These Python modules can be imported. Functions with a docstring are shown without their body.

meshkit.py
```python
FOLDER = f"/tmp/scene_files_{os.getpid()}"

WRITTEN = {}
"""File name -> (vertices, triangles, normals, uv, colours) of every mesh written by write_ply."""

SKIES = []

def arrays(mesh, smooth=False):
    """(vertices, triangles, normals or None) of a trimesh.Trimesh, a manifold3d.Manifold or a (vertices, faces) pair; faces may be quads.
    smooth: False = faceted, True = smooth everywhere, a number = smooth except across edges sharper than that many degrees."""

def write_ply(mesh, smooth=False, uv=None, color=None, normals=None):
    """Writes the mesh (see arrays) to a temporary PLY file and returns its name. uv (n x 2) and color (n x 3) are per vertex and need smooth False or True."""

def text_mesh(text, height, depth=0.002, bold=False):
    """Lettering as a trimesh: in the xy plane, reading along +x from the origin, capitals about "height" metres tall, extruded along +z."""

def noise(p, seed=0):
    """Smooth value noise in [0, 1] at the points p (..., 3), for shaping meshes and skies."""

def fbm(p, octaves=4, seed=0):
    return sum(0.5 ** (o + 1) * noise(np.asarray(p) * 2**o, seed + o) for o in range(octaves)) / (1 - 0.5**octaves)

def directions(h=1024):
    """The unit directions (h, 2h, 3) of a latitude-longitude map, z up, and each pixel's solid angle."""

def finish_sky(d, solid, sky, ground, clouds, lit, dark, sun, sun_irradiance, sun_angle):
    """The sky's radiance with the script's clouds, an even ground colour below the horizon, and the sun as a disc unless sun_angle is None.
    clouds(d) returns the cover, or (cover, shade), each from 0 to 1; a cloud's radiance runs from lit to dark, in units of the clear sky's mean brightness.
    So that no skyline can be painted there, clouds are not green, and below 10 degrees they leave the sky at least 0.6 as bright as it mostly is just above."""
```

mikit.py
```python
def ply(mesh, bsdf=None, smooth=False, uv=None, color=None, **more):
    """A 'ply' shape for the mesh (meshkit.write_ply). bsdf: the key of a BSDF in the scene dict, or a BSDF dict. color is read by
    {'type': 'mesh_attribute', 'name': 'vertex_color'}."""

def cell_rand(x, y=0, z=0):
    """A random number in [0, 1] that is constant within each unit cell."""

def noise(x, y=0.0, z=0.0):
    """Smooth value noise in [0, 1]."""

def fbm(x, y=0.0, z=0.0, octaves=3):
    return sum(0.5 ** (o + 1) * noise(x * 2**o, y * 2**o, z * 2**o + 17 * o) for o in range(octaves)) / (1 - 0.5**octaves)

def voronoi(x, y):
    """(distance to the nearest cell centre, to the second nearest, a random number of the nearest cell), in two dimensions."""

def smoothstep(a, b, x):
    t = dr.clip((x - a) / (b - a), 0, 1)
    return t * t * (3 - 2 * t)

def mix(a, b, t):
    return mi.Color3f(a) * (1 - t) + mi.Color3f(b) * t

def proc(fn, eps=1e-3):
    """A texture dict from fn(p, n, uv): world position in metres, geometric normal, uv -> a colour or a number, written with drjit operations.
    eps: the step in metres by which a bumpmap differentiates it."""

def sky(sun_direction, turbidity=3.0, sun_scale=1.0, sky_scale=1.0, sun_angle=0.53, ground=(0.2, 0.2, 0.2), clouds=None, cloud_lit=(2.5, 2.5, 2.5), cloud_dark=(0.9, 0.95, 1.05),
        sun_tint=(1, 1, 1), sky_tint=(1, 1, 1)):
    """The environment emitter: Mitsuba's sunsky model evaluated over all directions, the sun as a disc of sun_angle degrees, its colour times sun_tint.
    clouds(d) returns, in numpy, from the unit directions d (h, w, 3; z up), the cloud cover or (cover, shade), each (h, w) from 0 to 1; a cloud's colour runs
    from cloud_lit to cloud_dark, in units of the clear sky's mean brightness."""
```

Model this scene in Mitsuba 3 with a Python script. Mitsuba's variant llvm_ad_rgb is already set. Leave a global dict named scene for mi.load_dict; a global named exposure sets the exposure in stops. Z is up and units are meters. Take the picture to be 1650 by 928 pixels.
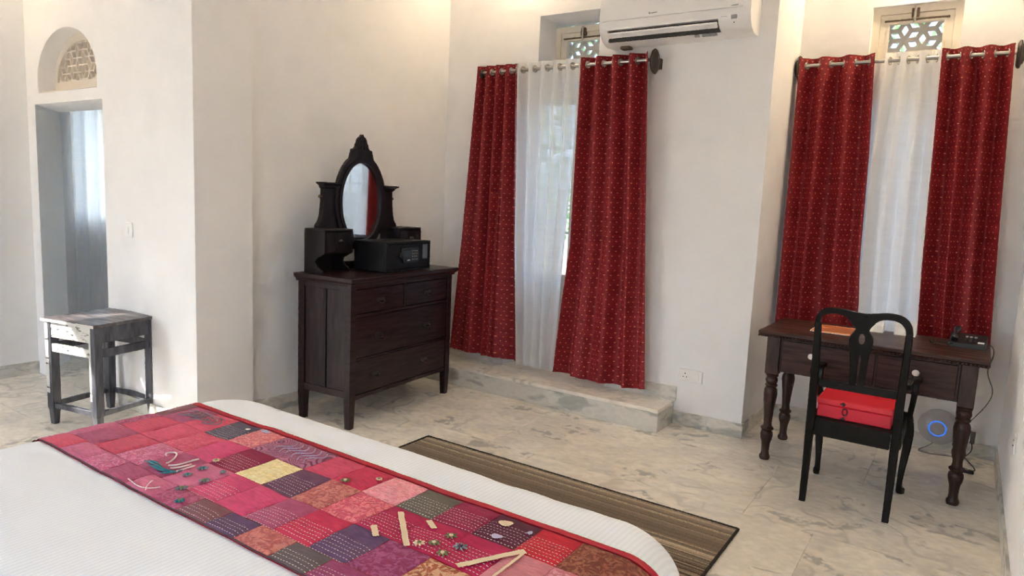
import math, numpy as np, trimesh, mitsuba as mi, drjit as dr, mikit, meshkit, shapely
from shapely.geometry import Polygon, box as sbox, Point
from shapely import affinity
from shapely.ops import unary_union
from manifold3d import Manifold, CrossSection
from mikit import noise, fbm, cell_rand, smoothstep, mix, proc

rng = np.random.default_rng(7)
PI = math.pi
T4 = mi.ScalarTransform4f

# ------------------------------------------------------------------ camera, sky, exposure
exposure = 4.08
FPX = 1100.97
YAW, PITCH, ROLL = -0.58781839, -0.12896966, 0.04507774
EYE = np.array([0.0, 0.0, 1.5])
_F = np.array([math.sin(YAW) * math.cos(PITCH), math.cos(YAW) * math.cos(PITCH), math.sin(PITCH)])
_R = np.array([math.cos(YAW), -math.sin(YAW), 0.0])
_U = np.cross(_R, _F)
_UP = -math.sin(ROLL) * _R + math.cos(ROLL) * _U

scene = {'type': 'scene'}
labels = {}
scene['camera'] = {'type': 'perspective', 'fov': math.degrees(2 * math.atan(825 / FPX)), 'fov_axis': 'x', 'near_clip': 0.02,
                   'to_world': T4().look_at(origin=EYE.tolist(), target=(EYE + _F).tolist(), up=_UP.tolist())}
scene['sky'] = mikit.sky([-0.64, -1.0, 0.9], turbidity=5.0, sun_scale=0.9, sun_tint=(0.82, 0.97, 1.25), sky_scale=1.35, ground=(0.34, 0.34, 0.33), sky_tint=(0.96, 1.0, 1.12))


def lin(r, g, b):
    f = lambda c: (c / 255 / 12.92) if c / 255 < 0.04045 else ((c / 255 + 0.055) / 1.055) ** 2.4
    return [f(r), f(g), f(b)]


def rgb(c):
    return {'type': 'rgb', 'value': list(map(float, c))}


# ------------------------------------------------------------------ materials
def two(b):
    return {'type': 'twosided', 'bsdf': b}


def pbr(key, col, rough=0.5, metal=0.0, spec=0.5, **k):
    base = col if isinstance(col, dict) else rgb(col)
    scene[key] = two({'type': 'principled', 'base_color': base, 'roughness': rough, 'metallic': metal, 'specular': spec, **k})


def bumped(key, col, rough, fn, scale, eps=2e-3, spec=0.5, **k):
    base = col if isinstance(col, dict) else rgb(col)
    scene[key] = two({'type': 'bumpmap', 'arbitrary': proc(fn, eps), 'scale': scale,
                      'bsdf': {'type': 'principled', 'base_color': base, 'roughness': rough, 'specular': spec, **k}})


def plaster(p, n, uv):
    a = fbm(p.x * 1.3 + 3, p.y * 1.3, p.z * 1.1, 3)
    b = fbm(p.x * 14, p.y * 14, p.z * 9, 2)
    c = smoothstep(0.60, 0.75, fbm(p.x * 3.1 + 9, p.y * 3.1, p.z * 2.6 + 4, 3))
    k = 0.94 + 0.07 * a + 0.03 * b - 0.035 * c
    return mi.Color3f(0.80, 0.797, 0.792) * k


def plaster_bump(p, n, uv):
    return fbm(p.x * 9, p.y * 9, p.z * 7, 3) + 0.25 * fbm(p.x * 40, p.y * 40, p.z * 28, 2)


bumped('m_wall', proc(plaster), 0.75, plaster_bump, 0.006, eps=6e-3, spec=0.25)


def marble(p, n, uv):
    s = dr.floor(uv.x * 0.5)
    o = s * 7.31
    x, y, z = p.x + o, p.y + o * 0.37, p.z * 1.0
    w = fbm(x * 1.9, y * 1.9, z * 3 + 2, 4)
    w2 = fbm(x * 3.3 + 5, y * 3.3, z * 3, 3)
    q = x * 0.9 + y * 1.3 + z * 2.0 + w * 3.4
    vein = 1 - dr.abs(2 * (q * 1.7 - dr.floor(q * 1.7)) - 1)
    vein = smoothstep(0.72, 0.98, vein) * smoothstep(0.42, 0.62, w2)
    cloud = smoothstep(0.40, 0.70, fbm(x * 3.1 + 3.0 * w, y * 4.6 + 2 * w, z * 3, 5))
    dark = smoothstep(0.60, 0.72, fbm(x * 5 + 11 + 2 * w, y * 8 + 4 * w, z * 5, 5)) * smoothstep(0.40, 0.6, fbm(x * 26, y * 26, z * 20, 3))
    fine = fbm(x * 30, y * 44, z * 26, 4)
    c = mix((0.79, 0.735, 0.64), (0.63, 0.595, 0.525), cloud * 0.7)
    c = mix(c, (0.40, 0.385, 0.34), vein * 0.42 * (0.5 + fine))
    c = mix(c, (0.27, 0.27, 0.245), dark * 0.6)
    return c * (0.86 + 0.28 * fine) * (0.96 + 0.08 * cell_rand(s, 3))


scene['m_marble'] = two({'type': 'principled', 'base_color': proc(marble), 'roughness': 0.32, 'specular': 0.45})


def skirt_marble(p, n, uv):
    s = dr.floor(uv.x * 0.5)
    x, y, z = p.x + s * 3.1, p.y + s * 1.7, p.z
    w = fbm(x * 5, y * 5, z * 9, 4)
    d = smoothstep(0.45, 0.7, fbm(x * 7 + 3 * w, y * 7, z * 16 + 2 * w, 4))
    c = mix((0.60, 0.58, 0.525), (0.27, 0.28, 0.255), d * 0.7)
    return c * (0.9 + 0.2 * fbm(x * 40, y * 40, z * 40, 2))


scene['m_skirt'] = two({'type': 'principled', 'base_color': proc(skirt_marble), 'roughness': 0.35, 'specular': 0.45})
pbr('m_grout', (0.40, 0.37, 0.32), 0.8)


def wood_fn(dark, light, sx, sy, sz):
    def f(p, n, uv):
        w = fbm(p.x * sx * 0.2, p.y * sy * 0.2, p.z * sz * 0.2, 2)
        g = fbm(p.x * sx + 3 * w, p.y * sy + 3 * w, p.z * sz, 3)
        return mix(dark, light, smoothstep(0.25, 0.75, g))
    return f


pbr('m_dresser', proc(wood_fn(lin(26, 14, 17), lin(42, 24, 27), 60, 8, 60)), 0.30, spec=0.35)
pbr('m_dresser_side', proc(wood_fn(lin(30, 19, 22), lin(46, 30, 34), 60, 60, 6)), 0.28, spec=0.4)
pbr('m_carved', proc(wood_fn(lin(17, 13, 16), lin(28, 20, 24), 50, 50, 8)), 0.35, spec=0.3)
pbr('m_desk', proc(wood_fn(lin(42, 25, 21), lin(66, 40, 33), 7, 60, 60)), 0.42, spec=0.3)
pbr('m_desk_dark', proc(wood_fn(lin(36, 23, 19), lin(60, 38, 31), 60, 60, 8)), 0.40, spec=0.4)
pbr('m_chair', proc(wood_fn(lin(9, 9, 8), lin(16, 15, 14), 40, 40, 6)), 0.36, spec=0.22)
pbr('m_stool', proc(wood_fn(lin(46, 48, 56), lin(80, 80, 86), 40, 40, 6)), 0.42, spec=0.5)
pbr('m_stool_top', proc(wood_fn(lin(62, 56, 58), lin(98, 90, 90), 6, 40, 40)), 0.30, spec=0.5)


def sunlit_worn_fn(p, n, uv):  # worn wood with sunlight painted in as the pale colour
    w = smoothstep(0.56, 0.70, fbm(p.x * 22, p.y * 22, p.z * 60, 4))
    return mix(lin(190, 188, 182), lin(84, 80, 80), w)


pbr('m_stool_sunlit_worn', proc(sunlit_worn_fn), 0.5)
pbr('m_cream_paint', (0.76, 0.70, 0.59), 0.45)
pbr('m_stone_screen', (0.60, 0.56, 0.49), 0.7)
pbr('m_jali', (0.72, 0.66, 0.58), 0.65)
pbr('m_black', lin(22, 23, 28), 0.38)
pbr('m_black_gloss', lin(14, 14, 17), 0.12)
pbr('m_safe', lin(14, 15, 19), 0.5, spec=0.25)
pbr('m_slot', lin(52, 50, 48), 0.6)
pbr('m_white_plastic', (0.80, 0.79, 0.77), 0.35)
pbr('m_ac', (0.80, 0.785, 0.76), 0.32)
pbr('m_grey_print', lin(150, 150, 150), 0.5)
pbr('m_steel', (0.45, 0.43, 0.40), 0.26, metal=1.0)
pbr('m_brass', lin(110, 95, 78), 0.4, metal=0.8)
pbr('m_pull', lin(60, 56, 54), 0.35, metal=0.7)
pbr('m_rosette', lin(52, 40, 34), 0.5)
pbr('m_knob', lin(225, 220, 212), 0.12, clearcoat=0.8)
pbr('m_red_box', lin(200, 26, 52), 0.38)
pbr('m_red_lid', lin(208, 42, 56), 0.35)
pbr('m_paper', (0.86, 0.85, 0.82), 0.7)
pbr('m_cable', lin(96, 92, 90), 0.5)
pbr('m_screen_dark', lin(16, 18, 22), 0.15)
pbr('m_key', lin(150, 152, 158), 0.4)
pbr('m_sticker', lin(86, 92, 102), 0.4)


def copper(p, n, uv):
    b = smoothstep(0.35, 0.7, noise(p.x * 5 + 1, p.y * 17, 0.0))
    return mix(lin(176, 104, 66), lin(226, 158, 112), b)


pbr('m_copper', proc(copper), 0.4)
scene['m_mirror'] = {'type': 'conductor', 'material': 'none', 'specular_reflectance': rgb((0.86, 0.89, 0.89))}
scene['m_mirror_bevel'] = {'type': 'roughconductor', 'material': 'none', 'alpha': 0.05, 'specular_reflectance': rgb((0.93, 0.95, 0.95))}
scene['m_pane'] = {'type': 'thindielectric', 'int_ior': 1.5}
scene['m_frosted'] = {'type': 'principledthin', 'base_color': rgb((0.86, 0.93, 0.92)), 'roughness': 0.3, 'diff_trans': 1.8, 'spec_trans': 0.6}
scene['m_lamp_glass'] = two({'type': 'diffuse', 'reflectance': rgb((0.8, 0.75, 0.65))})


# ---- cloth
def red_cloth(p, n, uv):
    # small woven sprigs in staggered rows; uv is in metres along and down the cloth
    sx, sy = 0.052, 0.034
    row = dr.floor(uv.y / sy)
    xx = uv.x / sx + 0.5 * (row - 2 * dr.floor(row * 0.5))
    col = dr.floor(xx)
    fx, fy = (xx - col - 0.5) * sx, (uv.y / sy - row - 0.5) * sy
    flip = dr.select(cell_rand(row, col, 2) > 0.5, 1.0, -1.0)
    u, v = fx + 0.35 * flip * fy, fy - 0.2 * flip * fx
    d = dr.sqrt(dr.square(u / 0.0068) + dr.square(v / 0.0042))
    dot = 1 - smoothstep(0.75, 1.15, d)
    ring = 1 - smoothstep(0.0, 0.35, dr.abs(d - 1.9))
    weave = noise(uv.x * 300, uv.y * 300)
    slub = fbm(uv.x * 9, uv.y * 60, 1.0, 2)
    c = mix(lin(116, 25, 32), lin(136, 36, 42), slub) * (0.88 + 0.24 * weave)
    c = mix(c, lin(92, 14, 24), ring * 0.25)
    return mix(c, lin(214, 142, 112), dot * 0.85)


scene['m_red_cloth'] = two({'type': 'principled', 'base_color': proc(red_cloth), 'roughness': 0.6, 'specular': 0.35, 'sheen': 0.4})


def sheer_col(p, n, uv):
    w = noise(uv.x * 260, uv.y * 6) * 0.5 + noise(uv.x * 6, uv.y * 260) * 0.5
    return mi.Color3f(0.88, 0.88, 0.875) * (0.93 + 0.14 * w)


scene['m_sheer'] = {'type': 'blendbsdf', 'weight': 0.07,
                    'bsdf_0': {'type': 'principledthin', 'base_color': proc(sheer_col), 'roughness': 0.9, 'diff_trans': 1.0},
                    'bsdf_1': {'type': 'thindielectric', 'int_ior': 1.02}}
scene['m_voile'] = {'type': 'principledthin', 'base_color': proc(sheer_col), 'roughness': 0.9, 'diff_trans': 0.45}


def sheet_col(p, n, uv):
    t = p.x / 0.015
    f = dr.abs(2 * (t - dr.floor(t)) - 1)
    s = smoothstep(0.40, 0.60, f)
    return mix((0.85, 0.88, 0.905), (0.795, 0.83, 0.86), s)


def sheet_bump(p, n, uv):
    t = p.x / 0.015
    f = dr.abs(2 * (t - dr.floor(t)) - 1)
    return smoothstep(0.35, 0.65, f) * 0.25 + fbm(p.x * 9, p.y * 6, p.z * 6, 3) * 3.0


bumped('m_sheet', proc(sheet_col), 0.55, sheet_bump, 0.0016, eps=1.5e-3, spec=0.3, sheen=0.3)

PALETTE = [lin(*c) for c in [
    (92, 84, 74),     # 0 olive grey
    (226, 138, 146),  # 1 light pink
    (188, 38, 74),    # 2 red
    (196, 62, 92),    # 3 pinkish red
    (118, 58, 86),    # 4 purple
    (60, 44, 66),     # 5 navy black
    (206, 70, 100),   # 6 coral pink
    (164, 62, 100),   # 7 mauve
    (136, 18, 60),    # 8 dark magenta
    (78, 16, 44),     # 9 plum
    (178, 20, 42),    # 10 crimson
    (112, 46, 36),    # 11 brown red
    (170, 24, 70),    # 12 magenta
    (204, 78, 102),    # 13 floral pink
    (178, 88, 88),    # 14 tan rose
    (94, 50, 78),     # 15 dark purple
    (236, 212, 150),  # 16 cream
    (206, 62, 108),   # 17 hot pink
    (190, 108, 116),  # 18 dusty rose
    (138, 48, 88),    # 19 mottled purple
    (86, 54, 90),     # 20 blue purple
    (160, 84, 58),    # 21 brown gold
    (92, 80, 82),     # 22 taupe
    (122, 72, 82),    # 23 brown mauve
    (196, 92, 128),   # 24 pale mauve pink
    (204, 104, 112),  # 25 orange rose
]]
PALETTE2 = [lin(*c) for c in [
    (112, 104, 92), (238, 170, 172), (212, 70, 92), (214, 92, 116), (186, 116, 140), (150, 146, 160), (222, 108, 128), (196, 116, 144),
    (160, 36, 80), (104, 34, 64), (196, 40, 54), (168, 112, 84), (190, 44, 88), (240, 150, 150), (214, 146, 130), (122, 74, 104),
    (250, 236, 192), (222, 96, 138), (224, 168, 172), (170, 96, 140), (130, 96, 142), (222, 190, 150), (112, 98, 98), (150, 100, 106),
    (222, 150, 176), (232, 160, 150)]]


def pick(table, i):
    c = mi.Color3f(table[0])
    for k in range(1, len(table)):
        c = dr.select(dr.abs(i - k) < 0.5, mi.Color3f(table[k]), c)
    return c


def patch_col(p, n, uv):
    idx = dr.floor(uv.x * 0.5)
    sty = dr.floor(uv.y * 0.5)
    a, b = pick(PALETTE, idx), pick(PALETTE2, idx)
    x, y = p.x, p.y
    mott = fbm(x * 40 + idx, y * 40, 0.3 * idx, 3)
    slub = noise(x * 60, y * 400, idx)
    flor = 0.6 * smoothstep(0.40, 0.66, fbm(x * 150 + 3 * idx + 2.5 * noise(x * 60, y * 60, idx), y * 150 + 2.5 * noise(x * 60, y * 60, idx + 5), idx, 3))
    rings = smoothstep(0.35, 0.8, dr.abs(dr.sin(60 * (fbm(x * 9, y * 9, idx, 2) * 1.6 + x * 2))))
    m = dr.select(sty < 0.5, 0.35 * mott, dr.select(sty < 1.5, 0.25 * mott, dr.select(sty < 2.5, flor, rings * 0.8)))
    c = mix(a, b, m) * (0.86 + 0.28 * slub)
    # running stitch: dashed white thread along the length
    lv = uv.y - 2 * sty - 0.5
    t = y / 0.0135
    row = dr.floor(t)
    across = dr.abs(t - row - 0.5) * 0.0135
    dash = x / 0.0105 + 0.5 * cell_rand(row, 5)
    dd = dash - dr.floor(dash)
    st = (1 - smoothstep(0.0007, 0.0013, across)) * smoothstep(0.25, 0.32, dd) * (1 - smoothstep(0.78, 0.86, dd))
    st = st * dr.select((sty > 0.5) & (sty < 1.5) & (lv < 0.62), 0.85, 0.0)
    return mix(c, (0.72, 0.62, 0.60), st)


def patch_bump(p, n, uv):
    return fbm(p.x * 45, p.y * 150, 0.0, 2) * 1.0 + fbm(p.x * 16, p.y * 30, 3.0, 2) * 1.2


bumped('m_patch', proc(patch_col), 0.55, patch_bump, 0.0055, eps=1.2e-3, spec=0.35, sheen=0.3)
pbr('m_border_red', lin(168, 24, 44), 0.6)
pbr('m_border_dark', lin(74, 48, 66), 0.6)
pbr('m_thread_white', lin(226, 214, 206), 0.7)
pbr('m_thread_teal', lin(40, 120, 128), 0.6)
pbr('m_thread_grey', lin(120, 128, 130), 0.7)
pbr('m_thread_green', lin(110, 112, 74), 0.7)
pbr('m_applique', lin(220, 196, 164), 0.7)
pbr('m_blob', lin(186, 176, 200), 0.7)


def rug_col(p, n, uv):
    # woven stripes run along x
    q = uv.y / 0.0046
    w = 0.35 * noise(uv.x * 6, uv.y * 60)
    k = dr.floor(q + w)
    r = cell_rand(k, 11)
    r2 = cell_rand(dr.floor(uv.y / 0.026), 12)
    base = mix(lin(112, 98, 84), lin(146, 130, 112), r2)
    c = mix(base * 0.78, base, smoothstep(0.25, 0.4, r))
    c = mix(c, lin(196, 180, 156), smoothstep(0.90, 0.93, r))
    c = mix(c, lin(66, 52, 42), 1 - smoothstep(0.07, 0.10, r))
    return c * (0.75 + 0.5 * noise(uv.x * 420, uv.y * 300))


def rug_bump(p, n, uv):
    return 0.5 + 0.5 * dr.sin(uv.y * 2 * PI / 0.0046) + 0.6 * noise(uv.x * 260, uv.y * 160)


bumped('m_rug', proc(rug_col), 0.85, rug_bump, 0.0012, eps=8e-4, spec=0.2)
pbr('m_rug_edge', lin(34, 30, 27), 0.85)
scene['m_leaf'] = {'type': 'principledthin', 'base_color': rgb(lin(150, 188, 128)), 'roughness': 0.5, 'diff_trans': 0.8}
pbr('m_bark', lin(88, 70, 54), 0.9)
pbr('m_earth', lin(120, 112, 96), 0.9)


# ------------------------------------------------------------------ helpers
def uniq(key):
    if key not in scene and key not in labels:
        return key
    i = 1
    while f'{key}_{i:03d}' in scene or f'{key}_{i:03d}' in labels:
        i += 1
    return f'{key}_{i:03d}'


def V(mesh):
    if hasattr(mesh, 'to_mesh'):
        m = mesh.to_mesh()
        return np.array(m.vert_properties[:, :3], float), np.array(m.tri_verts, int)
    if isinstance(mesh, tuple):
        v, f = np.asarray(mesh[0], float), np.asarray(mesh[1], int)
        if f.shape[1] == 4:
            f = np.vstack([f[:, [0, 1, 2]], f[:, [0, 2, 3]]])
        return v, f
    return np.array(mesh.vertices), np.array(mesh.faces)


def put(name, mesh, mat, parent=None, M=None, smooth=False, uv=None, label=None, cat=None, group=None, kind=None):
    key = uniq(f'{parent}__{name}' if parent else name)
    v, f = V(mesh)
    if M is not None:
        v = v @ M[:3, :3].T + M[:3, 3]
    scene[key] = mikit.ply((v, f), mat, smooth=smooth, uv=uv)
    d = {k: x for k, x in (('label', label), ('category', cat), ('group', group), ('kind', kind)) if x}
    if d:
        labels[key] = d
    return key


def thing(name, label, cat, group=None):
    key = uniq(name)
    labels[key] = {'label': label, 'category': cat}
    if group:
        labels[key]['group'] = group
    return key


def struct(name, mesh, mat, parent=None, label=None, **k):
    if parent is None:
        return put(name, mesh, mat, label=label, kind='structure', **k)
    return put(name, mesh, mat, parent, label=label, **k)


def bx(x0, x1, y0, y1, z0, z1, b=0.002):
    """Box with chamfered edges."""
    b = min(b, (x1 - x0) * 0.45, (y1 - y0) * 0.45, (z1 - z0) * 0.45)
    if b <= 0:
        return trimesh.creation.box(bounds=[[x0, y0, z0], [x1, y1, z1]])
    P = []
    for sx, (xa, xb) in ((0, (x0, x0 + b)), (1, (x1, x1 - b))):
        for sy, (ya, yb) in ((0, (y0, y0 + b)), (1, (y1, y1 - b))):
            for sz, (za, zb) in ((0, (z0, z0 + b)), (1, (z1, z1 - b))):
                P += [(xa, yb, zb), (xb, ya, zb), (xb, yb, za)]
    return trimesh.convex.convex_hull(np.array(P))


def tapered(x0, x1, y0, y1, z0, z1, t):
    """Post whose foot is narrower by t on each side."""
    c = [(x0 + t, y0 + t, z0), (x1 - t, y0 + t, z0), (x1 - t, y1 - t, z0), (x0 + t, y1 - t, z0),
         (x0, y0, z1), (x1, y0, z1), (x1, y1, z1), (x0, y1, z1)]
    return trimesh.convex.convex_hull(np.array(c, float))


def join(*ms):
    vs, fs, n = [], [], 0
    for m in ms:
        v, f = V(m)
        vs.append(v)
        fs.append(f + n)
        n += len(v)
    return np.vstack(vs), np.vstack(fs)


def extrude(poly, depth):
    """Shapely polygon (may have holes or be multi) extruded along +z."""
    gs = [g for g in getattr(poly, 'geoms', [poly]) if g.geom_type == 'Polygon' and g.area > 1e-7]
    return join(*[trimesh.creation.extrude_polygon(g, depth, engine='earcut') for g in gs])


def xz(mesh, y):
    """Mesh in the xy plane extruded along z -> upright in the xz plane, extrusion going from y towards +y."""
    v, f = V(mesh)
    w = np.stack([v[:, 0], y + v[:, 2], v[:, 1]], 1)
    return w, f[:, ::-1]


def yz(mesh, x):
    """Profile (y, z) extruded along x from x towards +x."""
    v, f = V(mesh)
    return np.stack([x + v[:, 2], v[:, 0], v[:, 1]], 1), f


def lathe(prof, n=28):
    """Profile of (radius, z) about the z axis."""
    return trimesh.creation.revolve(np.array(prof, float), sections=n)


def mv(mesh, d=(0, 0, 0), rz=0.0, M=None):
    v, f = V(mesh)
    if M is not None:
        v = v @ np.asarray(M)[:3, :3].T
    c, s = math.cos(rz), math.sin(rz)
    v = v @ np.array([[c, s, 0], [-s, c, 0], [0, 0, 1]])
    return v + np.asarray(d, float), f


def rotto(axis):
    """Rotation taking +z to axis."""
    a = np.asarray(axis, float)
    a = a / np.linalg.norm(a)
    return trimesh.geometry.align_vectors([0, 0, 1], a)


def rod(p0, p1, r, n=16):
    p0, p1 = np.asarray(p0, float), np.asarray(p1, float)
    L = np.linalg.norm(p1 - p0)
    m = trimesh.creation.cylinder(r, L, sections=n)
    return mv(m, (p0 + p1) / 2, M=rotto(p1 - p0))


def tube(pts, r, n=8, caps=True):
    P = np.asarray(pts, float)
    t = np.gradient(P, axis=0)
    t /= np.linalg.norm(t, axis=1, keepdims=True) + 1e-12
    ref = np.array([0, 0, 1.0]) if abs(t[:, 2]).mean() < 0.8 else np.array([1.0, 0, 0])
    a = np.cross(t, ref)
    a /= np.linalg.norm(a, axis=1, keepdims=True) + 1e-12
    b = np.cross(t, a)
    rr = np.broadcast_to(r, (len(P),))[:, None, None]
    ang = np.arange(n) * 2 * PI / n
    v = P[:, None] + rr * (np.cos(ang)[None, :, None] * a[:, None] + np.sin(ang)[None, :, None] * b[:, None])
    v = v.reshape(-1, 3)
    f = []
    for i in range(len(P) - 1):
        for j in range(n):
            f.append([i * n + j, (i + 1) * n + j, (i + 1) * n + (j + 1) % n, i * n + (j + 1) % n])
    f = np.array(f)
    f = np.vstack([f[:, [0, 1, 2]], f[:, [0, 2, 3]]])
    if caps:
        k = len(v)
        v = np.vstack([v, P[0], P[-1]])
        e = [[k, j, (j + 1) % n] for j in range(n)]
        o = (len(P) - 1) * n
        e += [[k + 1, o + (j + 1) % n, o + j] for j in range(n)]
        f = np.vstack([f, e])
    return v, f


def spline(pts, n=40):
    from scipy.interpolate import CubicSpline
    P = np.asarray(pts, float)
    s = np.r_[0, np.cumsum(np.linalg.norm(np.diff(P, axis=0), axis=1))]
    return CubicSpline(s, P)(np.linspace(0, s[-1], n))


def beam(pts, w, h):
    """Square-section sweep along a curve (w across, h the other way); used for arms and shaped legs."""
    P = np.asarray(pts, float)
    t = np.gradient(P, axis=0)
    t /= np.linalg.norm(t, axis=1, keepdims=True)
    a = np.cross(t, [1.0, 0, 0])
    a /= np.linalg.norm(a, axis=1, keepdims=True) + 1e-9
    b = np.broadcast_to([1.0, 0, 0], a.shape)
    w, h = np.broadcast_to(w, (len(P),)), np.broadcast_to(h, (len(P),))
    c = 0.3
    ring = [(-1 + c, -1), (1 - c, -1), (1, -1 + c), (1, 1 - c), (1 - c, 1), (-1 + c, 1), (-1, 1 - c), (-1, -1 + c)]
    v = np.stack([P + b * (w * q[0] / 2)[:, None] + a * (h * q[1] / 2)[:, None] for q in ring], 1).reshape(-1, 3)
    n, f = 8, []
    for i in range(len(P) - 1):
        for j in range(n):
            f += [[i * n + j, (i + 1) * n + j, (i + 1) * n + (j + 1) % n], [i * n + j, (i + 1) * n + (j + 1) % n, i * n + (j + 1) % n]]
    o = (len(P) - 1) * n
    for j in range(1, n - 1):
        f += [[0, j, j + 1], [o, o + j + 1, o + j]]
    return v, np.array(f)


def cut(a, *bs):
    """Manifold boxes: a minus bs, each (x0, x1, y0, y1, z0, z1)."""
    def mb(q):
        return Manifold.cube([q[1] - q[0], q[3] - q[2], q[5] - q[4]]).translate([q[0], q[2], q[4]])
    m = mb(a) if isinstance(a, tuple) else a
    for b in bs:
        m = m - (mb(b) if isinstance(b, tuple) else b)
    return m


def prism(xy, z0, z1):
    return Manifold.extrude(CrossSection([np.array(xy, float)]), z1 - z0).translate([0, 0, z0])


# ------------------------------------------------------------------ the room
H_CEIL = 3.6
YW, YW2, XR = 4.50, 5.17, 0.275
XPIER = -1.13
XLEFT = -5.90
YA, YA2 = 2.28, 2.62          # wall with the doorway: front and back faces
XB, YB = -3.755, 2.665        # the free end of that wall
DOOR = (-5.76, -4.79, 2.03)

# floor: base and marble slabs
struct('floor', bx(-8.2, 0.6, -1.6, 5.6, -0.12, -0.004, 0), 'm_grout', label='pale marble floor of large veined slabs')
k = 0
ys = [-1.6, -0.58, 0.21, 1.0, 1.79, 2.57, 3.36, 4.15, 4.94, 5.6]
for i in range(len(ys) - 1):
    off = [-0.47, -1.02, -0.47, -0.9, -0.30, -0.47, -0.80, -0.36, -0.80][i]
    xs = [0.6]
    x = off
    while x > -8.2:
        xs.append(x)
        x -= 1.55
    xs.append(-8.2)
    for j in range(len(xs) - 1):
        m = bx(xs[j + 1] + 0.0009, xs[j] - 0.0009, ys[i] + 0.0009, ys[i + 1] - 0.0009, -0.02, 0.0, 0.0006)
        v, f = V(m)
        uv = np.stack([2 * k + 0.5 + 0 * v[:, 0], v[:, 1] * 0 + 0.5], 1)
        put('marble_slab', (v, f), 'm_marble', 'floor', uv=uv)
        k += 1

wl = 'white plastered wall with '
# window wall, window 1 opening (door-height below, narrow ventilator above)
N1 = (-2.853, -2.345)
L1 = (-3.06, -2.14)
YG1 = 4.74
struct('wall_window', cut((-3.95, XPIER, YW, YW + 0.34, -0.05, H_CEIL), (N1[0], N1[1], YW - 1, YW + 1, 2.30, 2.865), (L1[0], L1[1], YW - 1, YW + 1, 0.134, 2.36)),
       'm_wall', label=wl + 'the air conditioner and the first curtained window')
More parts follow.
